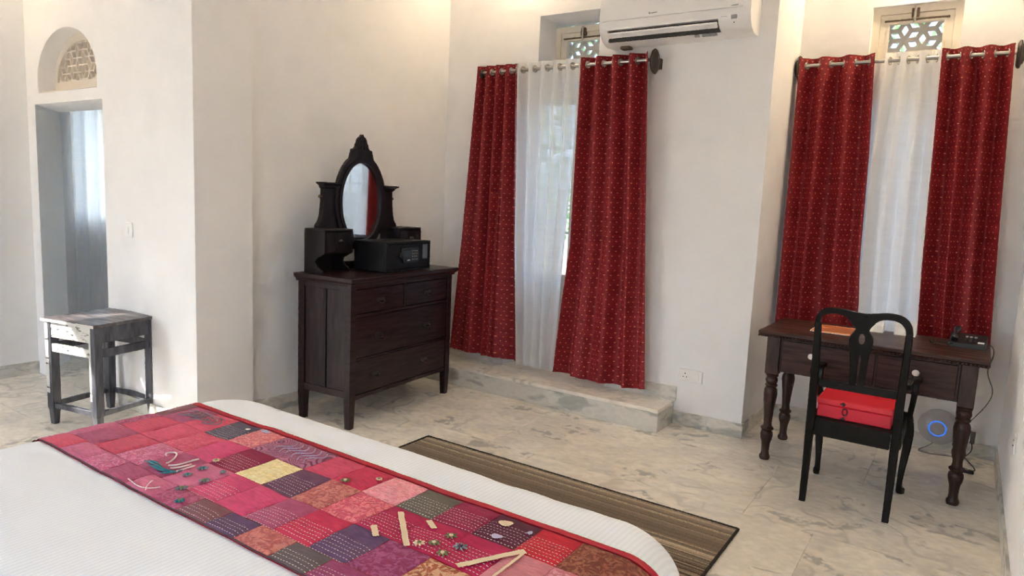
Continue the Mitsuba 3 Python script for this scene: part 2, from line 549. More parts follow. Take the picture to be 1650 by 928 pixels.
# recessed wall with window 2
N2 = (-0.70, -0.195)
L2 = (-0.86, -0.06)
struct('wall_recess', cut((XPIER - 0.3, XR + 0.3, YW2, YW2 + 0.30, -0.05, H_CEIL), (N2[0], N2[1], YW2 - 1, YW2 + 1, 2.2, 2.85), (L2[0], L2[1], YW2 - 1, YW2 + 1, 0.72, 2.38)),
       'm_wall', label='white wall of the recess behind the writing desk')
struct('wall_pier', bx(XPIER - 0.28, XPIER, YW + 0.0, YW2 + 0.01, -0.05, H_CEIL, 0.004), 'm_wall', label='white side of the pier between the two windows')
struct('wall_right', bx(XR, XR + 0.3, -1.6, YW2 + 0.3, -0.05, H_CEIL, 0), 'm_wall', label='white wall at the right edge beside the desk')
# wall behind the dresser
struct('wall_dresser', prism([(-4.05, YA2), (-3.845, YA2), (-3.72, YW + 0.05), (-4.05, YW + 0.05)], -0.05, H_CEIL), 'm_wall', label='white wall behind the dark dresser')
# doorway wall with arched niche above the door
arch_c = (-5.28, 2.20)
arch = unary_union([affinity.scale(Point(0, 0).buffer(1, 32), 0.43, 0.325), sbox(-0.43, -0.095, 0.43, 0.0)])
arch = arch.intersection(sbox(-1, -0.095, 1, 1))
arch = affinity.translate(arch, *arch_c)
ring = np.array(arch.exterior.coords)[:-1]
ap = Manifold.extrude(CrossSection([ring if arch.exterior.is_ccw else ring[::-1]]), 0.27)
ap = ap.rotate([90, 0, 0]).translate([0, YA - 0.02 + 0.27, 0])
DOORCUT = prism([(DOOR[0] + 0.012, YA - 0.02), (DOOR[1], YA - 0.02), (DOOR[1], 2.75), (-6.34, 2.75)], -0.1, DOOR[2])
struct('wall_door', cut(prism([(XLEFT, YA), (XB, YA), (XB, YB), (XLEFT, YA2)], -0.05, H_CEIL), DOORCUT, ap), 'm_wall', smooth=25,
       label='white wall with an arched niche above the doorway')
struct('wall_left', cut((XLEFT - 0.25, XLEFT, -1.7, YA + 0.05, -0.05, H_CEIL), (XLEFT - 1, XLEFT + 1, -1.45, -0.08, 2.28, 3.12)), 'm_wall', label='white wall at the far left of the room')
struct('wall_back', cut((XLEFT, XR, -1.5, -1.2, -0.05, H_CEIL), (-5.65, -4.75, -2, 0, -0.1, 2.25), (-2.1, -0.35, -2, 0, 0.85, 2.15)), 'm_wall', label='white wall behind the camera with an open doorway and an added opening for fill light')  # unseen window opening added to brighten the side walls
struct('ceiling', prism([(XLEFT - 0.25, -1.5), (0.57, -1.5), (0.57, 5.47), (-7.15, 5.47), (-7.15, 2.45), (XLEFT - 0.25, 2.45)], H_CEIL, H_CEIL + 0.2), 'm_wall', label='white plastered ceiling')
# passage beyond the doorway
struct('wall_passage', cut((-7.15, -6.9, 2.3, 4.6, -0.05, H_CEIL), (-8, -6, 3.00, 3.60, 1.10, 2.25)), 'm_wall', label='pale wall of the passage beyond the doorway')
struct('wall_passage_end', cut((-7.15, -4.0, 4.45, 4.6, -0.05, H_CEIL), (-5.75, -5.05, 4.3, 4.7, 1.1, 2.0)), 'm_wall', label='pale end wall of the passage with an opening added for light')  # unseen opening, added to brighten the passage
struct('wall_passage_side', cut((-7.15, XLEFT, YA + 0.05, YA2, -0.05, H_CEIL), DOORCUT), 'm_wall', label='pale side wall of the passage')


def skirting(name, p0, p1, z0=0.0, h=0.095, th=0.012, n=2, seed=0, side=1, label=None):
    """Marble skirting slabs along p0-p1; side=+1 puts them to the left of the direction."""
    p0, p1 = np.array(p0, float), np.array(p1, float)
    d = p1 - p0
    L = np.linalg.norm(d)
    d /= L
    nn = np.array([-d[1], d[0]]) * side
    key = None
    for i in range(n):
        a, b = L * i / n + 0.0006, L * (i + 1) / n - 0.0006
        M = np.eye(4)
        M[:2, 0], M[:2, 1], M[:2, 3] = d, nn, p0
        dh = 0.002 * ((i * 7 + seed) % 3 - 1)
        m = bx(a, b, 0.0, th, z0, z0 + h + dh, 0.0015)
        v, f = V(m)
        v = v @ M[:3, :3].T + M[:3, 3]
        if side < 0:
            f = f[:, ::-1]
        uv = np.stack([2 * (seed * 5 + i) + 0.5 + 0 * v[:, 0], 0 * v[:, 0] + 0.5], 1)
        if key is None:
            key = put(name, (v, f), 'm_skirt', uv=uv, kind='structure', label=label)
        else:
            put('skirting_slab', (v, f), 'm_skirt', key, uv=uv)
    return key


skirting('baseboard_window', (-1.597, YW), (XPIER + 0.012, YW), n=2, seed=1, side=-1, label='grey veined marble skirting right of the step')
skirting('baseboard_sill', (-2.14, YW), (-1.585, YW), z0=0.16, h=0.10, n=1, seed=2, side=-1, label='grey veined marble skirting above the step')
skirting('baseboard_sill_left', (-3.70, YW), (-3.06, YW), z0=0.16, h=0.10, n=1, seed=3, side=-1, label='grey veined marble skirting above the step behind the left curtain')
skirting('baseboard_pier', (XPIER, YW), (XPIER, YW2), n=1, seed=4, side=-1, label='grey marble skirting on the side of the pier')
skirting('baseboard_recess', (XPIER, YW2), (XR, YW2), n=2, seed=5, side=-1, label='grey marble skirting under the second window')
skirting('baseboard_right', (XR, YW2), (XR, -1.0), n=4, seed=6, side=-1, label='grey marble skirting along the right wall')
skirting('baseboard_dresser', (-3.843, YB), (-3.72, YW), n=2, seed=8, side=-1, label='grey marble skirting behind the dresser')
skirting('baseboard_door', (DOOR[1], YA), (XB, YA), n=1, seed=9, side=-1, label='grey marble skirting behind the small table')
skirting('baseboard_left', (XLEFT, -1.0), (XLEFT, YA), n=2, seed=10, side=-1, label='grey marble skirting along the far left wall')

# marble step below window 1
st = thing('marble_step', 'long grey veined marble step below the first curtained window', 'step')
for nm, m, s in (('tread', bx(-3.71, -1.597, 4.205, 4.4985, 0.135, 0.160, 0.003), 40), ('sill_slab', bx(L1[0] + 0.002, L1[1] - 0.002, 4.4995, 4.725, 0.135, 0.160, 0.001), 41), ('riser', bx(-3.71, -1.60, 4.212, 4.49, 0.0, 0.1345, 0.001), 43)):
    v, f = V(m)
    put(nm, (v, f), 'm_marble' if nm != 'riser' else 'm_skirt', st, uv=np.stack([2 * s + 0.5 + 0 * v[:, 0], 0 * v[:, 0]], 1))


# ------------------------------------------------------------------ windows
def lattice(clip, sp, L, W, ox=0.0, oy=0.0, shape='rhomb'):
    """Pierced stone screen: rhombic holes on the edges of a triangular grid, six round every solid star."""
    x0, y0, x1, y1 = clip.bounds
    holes = []
    h = sp * math.sqrt(3) / 2
    nx, ny = int((x1 - x0) / h) + 4, int((y1 - y0) / sp) + 4
    for i in range(-2, nx):
        for j in range(-2, ny):
            c = np.array([x0 + ox + i * h, y0 + oy + (j + 0.5 * (i % 2)) * sp])
            for a in (90, 30, -30):
                d = np.array([math.cos(math.radians(a)), math.sin(math.radians(a))])
                m = c + d * sp / 2
                q = np.array([-d[1], d[0]])
                holes.append(Polygon([m + d * L / 2, m + q * W / 2, m - d * L / 2, m - q * W / 2]))
    return clip.difference(unary_union(holes))


def vent_window(name, x0, x1, z0, z1, y, label, low):
    """Ventilator light with a pierced stone screen outside, and the tall casement below."""
    w = thing(name, label, 'window')
    labels[w] = {'label': label, 'kind': 'structure'}
    gx0, gx1, gz0, gz1 = x0 + 0.10, x1 - 0.10, z0 + 0.10, z1 - 0.105
    fr = sbox(x0, z0, x1, z1).difference(sbox(x0 + 0.045, z0 + 0.045, x1 - 0.045, z1 - 0.045))
    put('frame', xz(extrude(fr, 0.07), y), 'm_cream_paint', w)
    sash = sbox(x0 + 0.047, z0 + 0.047, x1 - 0.047, z1 - 0.047).difference(sbox(gx0, gz0, gx1, gz1))
    put('sash', xz(extrude(sash, 0.035), y + 0.012), 'm_cream_paint', w)
    bead = sbox(gx0 - 0.012, gz0 - 0.012, gx1 + 0.012, gz1 + 0.012).difference(sbox(gx0, gz0, gx1, gz1))
    put('glazing_bead', xz(extrude(bead, 0.008), y + 0.004), 'm_cream_paint', w)
    put('drip_bar', bx(gx0 - 0.03, gx1 + 0.03, y - 0.004, y + 0.010, gz1 + 0.012, gz1 + 0.022, 0.002), 'm_brass', w)
    put('pane', (np.array([[gx0, y + 0.03, gz0], [gx1, y + 0.03, gz0], [gx1, y + 0.03, gz1], [gx0, y + 0.03, gz1]]), np.array([[0, 1, 2], [0, 2, 3]])), 'm_pane', w)
    scr = lattice(sbox(x0 - 0.1, z0 - 0.1, x1 + 0.1, z1 + 0.1), 0.122, 0.072, 0.043, ox=0.07, oy=0.055)
    put('stone_screen', xz(extrude(scr, 0.035), y + 0.12), 'm_stone_screen', w)
    xc = (gx0 + gx1) / 2 - 0.01
    lt = put('latch', bx(xc - 0.022, xc + 0.022, y - 0.012, y + 0.013, gz1 + 0.03, gz1 + 0.085, 0.003), 'm_brass', w)
    put('bolt', rod((xc, y - 0.018, gz1 - 0.005), (xc, y - 0.018, gz1 + 0.095), 0.007, 10), 'm_steel', lt)
    put('knob', mv(trimesh.creation.icosphere(2, 0.010), (xc, y - 0.024, gz1 + 0.02)), 'm_steel', lt, smooth=True)
    # lower casements
    a0, a1, b0, b1, yl, panel_z = low
    fr = sbox(a0, b0, a1, b1).difference(sbox(a0 + 0.05, b0 + 0.05, a1 - 0.05, b1 - 0.05))
    put('casement_frame', xz(extrude(fr, 0.07), yl), 'm_cream_paint', w)
    mid = (a0 + a1) / 2
    for s0, s1 in ((a0 + 0.052, mid - 0.001), (mid + 0.001, a1 - 0.052)):
        g = sbox(s0 + 0.05, panel_z, s1 - 0.05, b1 - 0.11)
        leaf = sbox(s0, b0 + 0.052, s1, b1 - 0.052).difference(g)
        ck = put('casement', xz(extrude(leaf, 0.035), yl + 0.015), 'm_cream_paint', w)
        gx = g.bounds
        put('pane', (np.array([[gx[0], yl + 0.032, gx[1]], [gx[2], yl + 0.032, gx[1]], [gx[2], yl + 0.032, gx[3]], [gx[0], yl + 0.032, gx[3]]]), np.array([[0, 1, 2], [0, 2, 3]])), 'm_pane', ck)
        for zb in np.linspace(panel_z, b1 - 0.11, 5)[1:-1]:
            put('glazing_bar', bx(gx[0], gx[2], yl + 0.036, yl + 0.052, zb - 0.008, zb + 0.008, 0.002), 'm_cream_paint', ck)
    return w


vent_window('window_1', N1[0], N1[1], 2.43, 2.83, 4.74, 'cream framed window behind the first pair of red curtains with pierced screen light above', (L1[0], L1[1], 0.16, 2.36, YG1 - 0.01, 0.92))
vent_window('window_2', N2[0], N2[1], 2.465, 2.85, 5.21, 'cream framed window behind the desk curtains with pierced screen light above', (L2[0], L2[1], 0.72, 2.38, 5.28, 0.78))

# arched pierced screen over the doorway
sc = thing('arched_screen', 'cream arched pierced stone screen in the niche above the doorway', 'screen')
ya = YA + 0.155
outer = affinity.translate(affinity.scale(arch, 1.0, 1.0), 0, 0)
inner = affinity.scale(arch, 0.90, 0.80, origin=(arch_c[0], 2.21))
inner = inner.intersection(sbox(-9, 2.195, 0, 9))
pierced = lattice(inner, 0.100, 0.086, 0.050, ox=0.02, oy=0.01)
put('lattice', xz(extrude(pierced, 0.03), ya - 0.03), 'm_jali', sc)
put('surround', xz(extrude(outer.buffer(-0.002).difference(inner), 0.044), ya - 0.044), 'm_jali', sc)
put('ledge', bx(-5.708, -4.852, YA - 0.003, YA + 0.108, 2.1055, 2.113, 0.003), 'm_jali', sc)

# passage window and its sheer
w3 = 'window_3'
labels[w3] = {'label': 'frosted window in the passage glowing behind a white net curtain', 'kind': 'structure'}
fr = sbox(3.00, 1.10, 3.60, 2.25).difference(unary_union([sbox(3.05, 1.15, 3.29, 2.20), sbox(3.31, 1.15, 3.55, 2.20)]))
put('frame', yz(extrude(fr, 0.05), -7.0), 'm_cream_paint', w3)
for q in ((3.05, 3.29), (3.31, 3.55)):
    put('pane', (np.array([[-6.98, q[0], 1.15], [-6.98, q[1], 1.15], [-6.98, q[1], 2.2], [-6.98, q[0], 2.2]]), np.array([[0, 1, 2], [0, 2, 3]])), 'm_frosted', w3)


# ------------------------------------------------------------------ curtains
def lerp_knots(kn, z):
    kn = sorted(kn)
    return np.interp(z, [a for a, _ in kn], [b for _, b in kn])


def curtain(name, label, left, right, yrod, zrod, zbot, pleats, amp, mat, group, along='x', head=0.05, belly=None, seed=0, rings=True, hem=0.0, wave2=0.25):
    """Eyelet curtain. left/right: knots (z, x) of the two edges; the cloth zigzags through the rod and hangs in those folds."""
    r = np.random.default_rng(seed)
    nu = pleats * 26 + 1
    zt = zrod + head
    zz = np.r_[np.linspace(zt, zrod - 0.10, 44), np.linspace(zrod - 0.10, zbot, 74)[1:]]
    u = np.linspace(0, 1, nu)
    ph = r.uniform(-1, 1, 12)
    U, Z = np.meshgrid(u, zz)
    f = np.clip((zrod - 0.05 - Z) / (zrod - zbot), 0, 1)
    warp = f * 0.05 * np.sin(2 * PI * U + ph[0] * 3) + f * 0.025 * np.sin(4 * PI * U + ph[1] * 3)
    UU = np.clip(U + warp * np.sin(PI * U), 0, 1)
    XL, XRr = lerp_knots(left, Z), lerp_knots(right, Z)
    X = XL + (XRr - XL) * UU
    A = amp * (1 + f * 0.35 * np.sin(3 * U * PI + ph[2] * 3)) * (1 - 0.25 * f)
    fold = -np.cos(2 * PI * pleats * U)
    Y = A * fold + f * amp * wave2 * np.sin(2 * PI * (pleats * 0.5) * U + ph[3] * 3) + f * amp * 0.15 * np.sin(2 * PI * pleats * 2.3 * U + ph[4] * 3 + 2 * f)
    if belly:
        Y = Y - belly * f * np.sin(PI * np.clip(f, 0, 1) * 0.5)
    top = Z > zrod + 0.012
    Zo = Z + np.where(top, 0.006 * np.cos(2 * PI * pleats * U + PI) * (Z - zrod) / head, 0)
    Zo = Zo + (hem * np.sin(PI * U) + 0.006 * fold) * np.clip((f - 0.6) / 0.4, 0, 1) * -1
    dX, dY = np.gradient(X[10]), np.gradient(Y[10])
    arc = np.r_[0, np.cumsum(np.hypot(dX, dY)[1:])]
    uv = np.stack([np.broadcast_to(arc, X.shape), zt - Z], -1).reshape(-1, 2)
    Yw = yrod + Y
    P = np.stack([X, Yw, Zo], -1)
    # eyelets
    cr = [(k + 0.5) / (2 * pleats) for k in range(2 * pleats)]
    cen = []
    for c in cr:
        x = np.interp(c, u, X[20])
        i = int(round(c * (nu - 1)))
        i = min(max(i, 1), nu - 2)
        tx, ty = X[20][i + 1] - X[20][i - 1], Y[20][i + 1] - Y[20][i - 1]
        cen.append((np.array([x, yrod, zrod]), np.array([-ty, tx, 0.0]) / math.hypot(tx, ty)))
    nr = len(zz)
    idx = np.arange(nr * nu).reshape(nr, nu)
    q = np.stack([idx[:-1, :-1], idx[1:, :-1], idx[1:, 1:], idx[:-1, 1:]], -1).reshape(-1, 4)
    Pf = P.reshape(-1, 3)
    ctr = Pf[q].mean(1)
    keep = np.ones(len(q), bool)
    if rings:
        for c, n in cen:
            keep &= np.linalg.norm(ctr - c, axis=1) > 0.0215
    q = q[keep]
    v, g = Pf, np.vstack([q[:, [0, 1, 2]], q[:, [0, 2, 3]]])
    if along == 'y':
        v = np.stack([v[:, 1], v[:, 0], v[:, 2]], 1)
        g = g[:, ::-1]
    key = thing(name, label, 'curtain', group)
    put('cloth', (v, g), mat, key, smooth=True, uv=uv)
    if rings:
        for c, n in cen:
            put('eyelet', mv(trimesh.creation.torus(0.0225, 0.0042, major_sections=22, minor_sections=8), c, M=rotto(n)), 'm_steel', key, smooth=True)
    return key


def curtain_rod(label, x0, x1, y, z, ywall, gs=1.0):
    k = thing('curtain_rod', label, 'curtain rod', )
    put('pole', rod((x0, y, z), (x1, y, z), 0.0125, 20), 'm_steel', k, smooth=40)
    prof = [(0, -0.016), (0.052, -0.016), (0.062, -0.010), (0.066, 0), (0.062, 0.006), (0.048, 0.010), (0.042, 0.018), (0.028, 0.022), (0.018, 0.030), (0, 0.032)]
    for x, s, g in ((x0, -1, gs), (x1, 1, 1.0)):
        rs = mv(lathe(prof, 24), (x, y, z - 0.012), M=rotto((s, 0, 0)) @ np.diag([1, 1, 1, 1]))
        v, f = rs
        v = np.stack([v[:, 0], y + (v[:, 1] - y) * g, z - 0.012 * g + (v[:, 2] - z + 0.012) * 1.25 * g], 1)
        rk = put('rosette', (v, f), 'm_rosette', k, smooth=35)
        put('bracket', bx(x - 0.014, x + 0.014, y + 0.01, ywall - 0.001, z - 0.05, z + 0.02, 0.004), 'm_rosette', rk)
    return k


Z1, Y1 = 2.462, 4.40
curtain_rod('steel curtain rod with dark rosette ends above the marble step', -3.305, -1.872, Y1, Z1, YW, gs=0.45)
curtain('red_curtain', 'red sprigged curtain beside the dresser, leftmost of the four red curtains', [(2.5, -3.312), (1.2, -3.42), (0.25, -3.52)], [(2.5, -2.958), (1.2, -2.905), (0.25, -2.845)],
        Y1, Z1, 0.245, 4, 0.046, 'm_red_cloth', 'red curtains', seed=1, hem=0.01)
curtain('sheer_curtain', 'white sheer curtain between the red curtains above the marble step', [(2.5, -2.946), (1.2, -2.893), (0.23, -2.834)], [(2.5, -2.414), (1.9, -2.422), (1.2, -2.468), (0.23, -2.512)],
        Y1 - 0.004, Z1, 0.222, 5, 0.040, 'm_sheer', 'white sheer curtains', seed=2)
curtain('red_curtain', 'red sprigged curtain under the air conditioner, over the right end of the step', [(2.5, -2.405), (1.2, -2.41), (0.7, -2.46), (0.22, -2.50)], [(2.5, -1.905), (1.2, -1.835), (0.22, -1.775)],
        Y1, Z1, 0.225, 4, 0.052, 'm_red_cloth', 'red curtains', seed=3, hem=0.018)
Z2, Y2 = 2.485, 5.07
curtain_rod('steel curtain rod with dark rosette ends above the writing desk', -1.105, 0.115, Y2, Z2, YW2)
curtain('red_curtain', 'red sprigged curtain behind the left half of the writing desk', [(2.5, -1.094), (0.6, -1.094)], [(2.5, -0.640), (1.9, -0.613), (1.2, -0.60), (0.6, -0.555)],
        Y2, Z2, 0.60, 3, 0.060, 'm_red_cloth', 'red curtains', seed=4, hem=0.01)
curtain('sheer_curtain', 'white sheer curtain behind the chair between the desk curtains', [(2.5, -0.585), (1.7, -0.60), (0.6, -0.57)], [(2.5, -0.275), (1.2, -0.25), (0.6, -0.215)],
        Y2 + 0.012, Z2, 0.60, 3, 0.046, 'm_voile', 'white sheer curtains', seed=5)
curtain('sheer_curtain', 'narrow strip of white sheer curtain showing left of the wider one behind the desk', [(2.44, -0.72), (0.6, -0.72)], [(2.44, -0.52), (0.6, -0.48)],
        Y2 + 0.078, 2.44, 0.62, 2, 0.016, 'm_voile', 'white sheer curtains', seed=7, rings=False)
curtain('red_curtain', 'red sprigged curtain behind the telephone at the far right', [(2.5, -0.276), (1.2, -0.245), (0.6, -0.22)], [(2.5, 0.086), (1.5, 0.126), (0.6, 0.168)],
        Y2, Z2, 0.60, 3, 0.058, 'm_red_cloth', 'red curtains', seed=6, hem=0.01)
curtain('net_curtain', 'white net curtain over the glowing passage window seen through the doorway', [(2.5, 2.985), (0.05, 2.985)], [(2.5, 3.86), (0.05, 3.86)],
        -6.83, 2.40, 0.04, 7, 0.028, 'm_sheer', None, along='y', rings=False, seed=9)
put('curtain_rod', rod((-6.83, 2.92, 2.40), (-6.83, 3.95, 2.40), 0.011), 'm_steel', smooth=40, label='thin curtain rod above the passage window', cat='curtain rod')

# ------------------------------------------------------------------ air conditioner
ac = thing('air_conditioner', 'white split air conditioner high on the wall right of the first window', 'air conditioner')
X0, X1 = -2.235, -1.235
prof = [(4.499, 2.872), (4.32, 2.872), (4.285, 2.86), (4.272, 2.80), (4.270, 2.72), (4.274, 2.660), (4.290, 2.625), (4.325, 2.590), (4.375, 2.570), (4.43, 2.566), (4.499, 2.572)]
pp = np.array(Polygon(prof).exterior.coords)[:-1]
pp = pp if Polygon(prof).exterior.is_ccw else pp[::-1]
bodyM = Manifold.extrude(CrossSection([pp]), X1 - X0).transform(np.array([[0, 0, 1, X0], [1, 0, 0, 0], [0, 1, 0, 0]], float))


def acbox(x0, x1, y0, y1, z0, z1):
    return Manifold.cube([x1 - x0, y1 - y0, z1 - z0]).translate([x0, y0, z0])


SX0, SX1 = X0 + 0.055, X1 - 0.195
outlet = acbox(SX0, SX1, 4.20, 4.345, 2.583, 2.648)
seam = acbox(X0 + 0.02, X1 - 0.05, 4.2, 4.281, 2.7005, 2.7065)
put('body', bodyM - outlet - seam, 'm_ac', ac, smooth=28)
put('outlet', bx(SX0 - 0.004, SX1 + 0.004, 4.318, 4.343, 2.582, 2.650, 0), 'm_slot', ac, label='dark air outlet')
lv = [(4.283, 2.632), (4.279, 2.622), (4.300, 2.599), (4.307, 2.604)]
v, f = yz(extrude(Polygon(lv), SX1 - SX0 - 0.012), SX0 + 0.006)
put('louver', (v, f), 'm_ac', ac)
for zz_, yy_ in ((2.640, 4.302), (2.592, 4.326)):
    put('grille_bar', bx(SX0, SX1, yy_, yy_ + 0.006, zz_ - 0.002, zz_ + 0.001, 0.0005), 'm_slot', ac)
put('display_window', bx(X1 - 0.115, X1 - 0.080, 4.2725, 4.279, 2.638, 2.662, 0.001), 'm_grey_print', ac)
put('lettering', join(bx(X0 + 0.35, X0 + 0.362, 4.2697, 4.2715, 2.722, 2.733, 0), bx(X0 + 0.367, X0 + 0.410, 4.2697, 4.2715, 2.724, 2.731, 0), bx(X1 - 0.12, X1 - 0.075, 4.2697, 4.2715, 2.712, 2.718, 0),
                      bx(X1 - 0.18, X1 - 0.14, 4.2755, 4.277, 2.655, 2.659, 0)), 'm_grey_print', ac, label='small grey printed marks')
put('indicator', bx(X1 - 0.099, X1 - 0.095, 4.281, 4.288, 2.615, 2.621, 0), 'm_slot', ac)
put('under_label', join(bx(X1 - 0.36, X1 - 0.33, 4.342, 4.360, 2.5675, 2.5835, 0), bx(X1 - 0.31, X1 - 0.22, 4.342, 4.362, 2.567, 2.583, 0)), 'm_grey_print', ac)
put('pipe_clip', bx(X0 + 0.10, X0 + 0.17, 4.40, 4.46, 2.548, 2.568, 0.004), 'm_brass', ac)


# ------------------------------------------------------------------ small wall fittings
def plate(label, x, z, y, w, h, cat='socket', sockets=1, switch=True):
    k = thing('wall_socket' if cat == 'socket' else 'light_switch', label, cat)
    put('plate', bx(x - w / 2, x + w / 2, y - 0.011, y - 0.0005, z - h / 2, z + h / 2, 0.003), 'm_white_plastic', k)
    if cat == 'socket':
        for i in range(sockets):
            cx = x - w * 0.22 + i * w * 0.5 if switch or sockets > 1 else x
            put('socket_face', bx(cx - 0.024, cx + 0.024, y - 0.0125, y - 0.010, z - h * 0.38, z + h * 0.38, 0.001), 'm_white_plastic', k)
            for dx, dz, r in ((0, 0.013, 0.0045), (-0.011, -0.010, 0.0036), (0.011, -0.010, 0.0036)):
                put('pin_hole', rod((cx + dx, y - 0.0135, z + dz), (cx + dx, y - 0.012, z + dz), r, 10), 'm_black', k)
        if switch:
            put('rocker', bx(x + w * 0.16, x + w * 0.36, y - 0.0145, y - 0.010, z - h * 0.34, z + h * 0.34, 0.002), 'm_white_plastic', k)
    else:
        put('rocker', bx(x - 0.012, x + 0.012, y - 0.0155, y - 0.010, z - 0.020, z + 0.020, 0.002), 'm_white_plastic', k)
    return k


plate('white wall socket with a switch between the step and the pier', -1.495, 0.356, YW, 0.165, 0.085)
plate('white double wall socket behind the chair under the desk', -0.375, 0.335, YW2, 0.26, 0.088, sockets=2, switch=False)
plate('white light switch on the wall above the small table', -4.487, 1.197, YA, 0.085, 0.095, cat='switch')
k = thing('wall_socket', 'white socket low on the right wall beside the desk', 'socket')
put('plate', bx(XR - 0.010, XR - 0.0005, 3.87, 3.955, 0.425, 0.51, 0.003), 'm_white_plastic', k)
for dy, dz in ((0, 0.014), (-0.011, -0.010), (0.011, -0.010)):
    put('pin_hole', rod((XR - 0.012, 3.912 + dy, 0.468 + dz), (XR - 0.009, 3.912 + dy, 0.468 + dz), 0.004, 10), 'm_black', k)


# ------------------------------------------------------------------ dresser
def frame_M(o, a, b):
    M = np.eye(4)
    M[:3, 0], M[:3, 1], M[:3, 3] = a, b, o
    return M


DA, DB = np.array([-0.0745, 0.9972, 0.0]), np.array([-0.9972, -0.0745, 0.0])
MD = frame_M(np.array([-3.137, 2.921, 0.0]), DA, DB)
d = thing('dresser', 'dark wooden chest of drawers with oval mirror against the white wall', 'dresser')
D = lambda n, m, mat='m_dresser', p=d, **k: put(n, m, mat, p, MD, **k)
WD, DD, HT = 1.09, 0.456, 0.972
ogee = [(-0.012, HT - 0.052), (-0.016, HT - 0.036), (-0.030, HT - 0.028), (-0.034, HT - 0.020), (-0.034, HT - 0.004), (-0.030, HT)]
top = []
for off, z in ogee:
    top.append([(off, off, z), (WD - off, off, z), (WD - off, DD + 0.005, z), (off, DD + 0.005, z)])
tv = np.array(top).reshape(-1, 3)
tf = []
for i in range(len(ogee) - 1):
    for j in range(4):
        tf.append([i * 4 + j, i * 4 + (j + 1) % 4, (i + 1) * 4 + (j + 1) % 4, (i + 1) * 4 + j])
e = (len(ogee) - 1) * 4
tf += [[3, 2, 1, 0], [e, e + 1, e + 2, e + 3]]
D('top', (tv, np.array(tf)))
for ax in (0.0, WD - 0.052):
    for by in (0.0, DD - 0.052):
        D('leg', join(tapered(ax, ax + 0.052, by, by + 0.052, 0.0, 0.19, 0.006), bx(ax, ax + 0.052, by, by + 0.052, 0.19, HT - 0.053, 0.002)))
for ax, nm in ((0.008, 'side_panel'), (WD - 0.026, 'side_panel')):
    sp = D(nm, bx(ax + 0.006, ax + 0.012, 0.05, DD - 0.05, 0.22, HT - 0.06, 0), 'm_dresser_side')
    D('rail', bx(ax - 0.004, ax + 0.018, 0.051, DD - 0.051, 0.20, 0.245, 0.002), 'm_dresser_side', sp)
    D('rail', bx(ax - 0.004, ax + 0.018, 0.051, DD - 0.051, HT - 0.085, HT - 0.054, 0.002), 'm_dresser_side', sp)
    D('stile', bx(ax - 0.002, ax + 0.018, DD / 2 - 0.012, DD / 2 + 0.012, 0.245, HT - 0.085, 0.002), 'm_carved', sp)
D('back_panel', bx(0.05, WD - 0.05, DD - 0.02, DD - 0.008, 0.2, HT - 0.055, 0))
D('face_frame', join(bx(0.052, WD - 0.052, 0.006, 0.03, 0.185, 0.212, 0.002), bx(0.052, WD - 0.052, 0.006, 0.03, 0.438, 0.448, 0.001), bx(0.052, WD - 0.052, 0.006, 0.03, 0.716, 0.735, 0.002),
                     bx(0.052, WD - 0.052, 0.006, 0.03, HT - 0.075, HT - 0.053, 0.002), bx(0.53, 0.552, 0.006, 0.03, 0.735, HT - 0.075, 0.002)))


def drawer(a0, a1, z0, z1, pulls):
    k = D('drawer', bx(a0, a1, 0.008, 0.035, z0, z1, 0.003))
    for a in pulls:
        z = (z0 + z1) / 2
        h = D('handle', bx(a - 0.038, a + 0.038, 0.004, 0.009, z - 0.012, z + 0.012, 0.002), 'm_pull', k, label='dark drop handle')
        if a > 0:
            th = np.linspace(0, PI, 14)
            pts = np.stack([a + 0.032 * np.cos(th), 0.0 - 0.012 * np.sin(th), z - 0.002 - 0.022 * np.sin(th)], 1)
            scene[h] = mikit.ply(tuple((lambda vf: (vf[0] @ MD[:3, :3].T + MD[:3, 3], vf[1]))(join(bx(a - 0.038, a + 0.038, 0.004, 0.009, z - 0.012, z + 0.012, 0.002), tube(pts, 0.0035, 6)))), 'm_pull')
    return k


drawer(0.056, 0.527, 0.738, HT - 0.078, [0.285])
drawer(0.555, WD - 0.056, 0.738, HT - 0.078, [0.795])
drawer(0.056, WD - 0.056, 0.451, 0.713, [0.275, 0.79])
drawer(0.056, WD - 0.056, 0.215, 0.435, [0.245, 0.775])

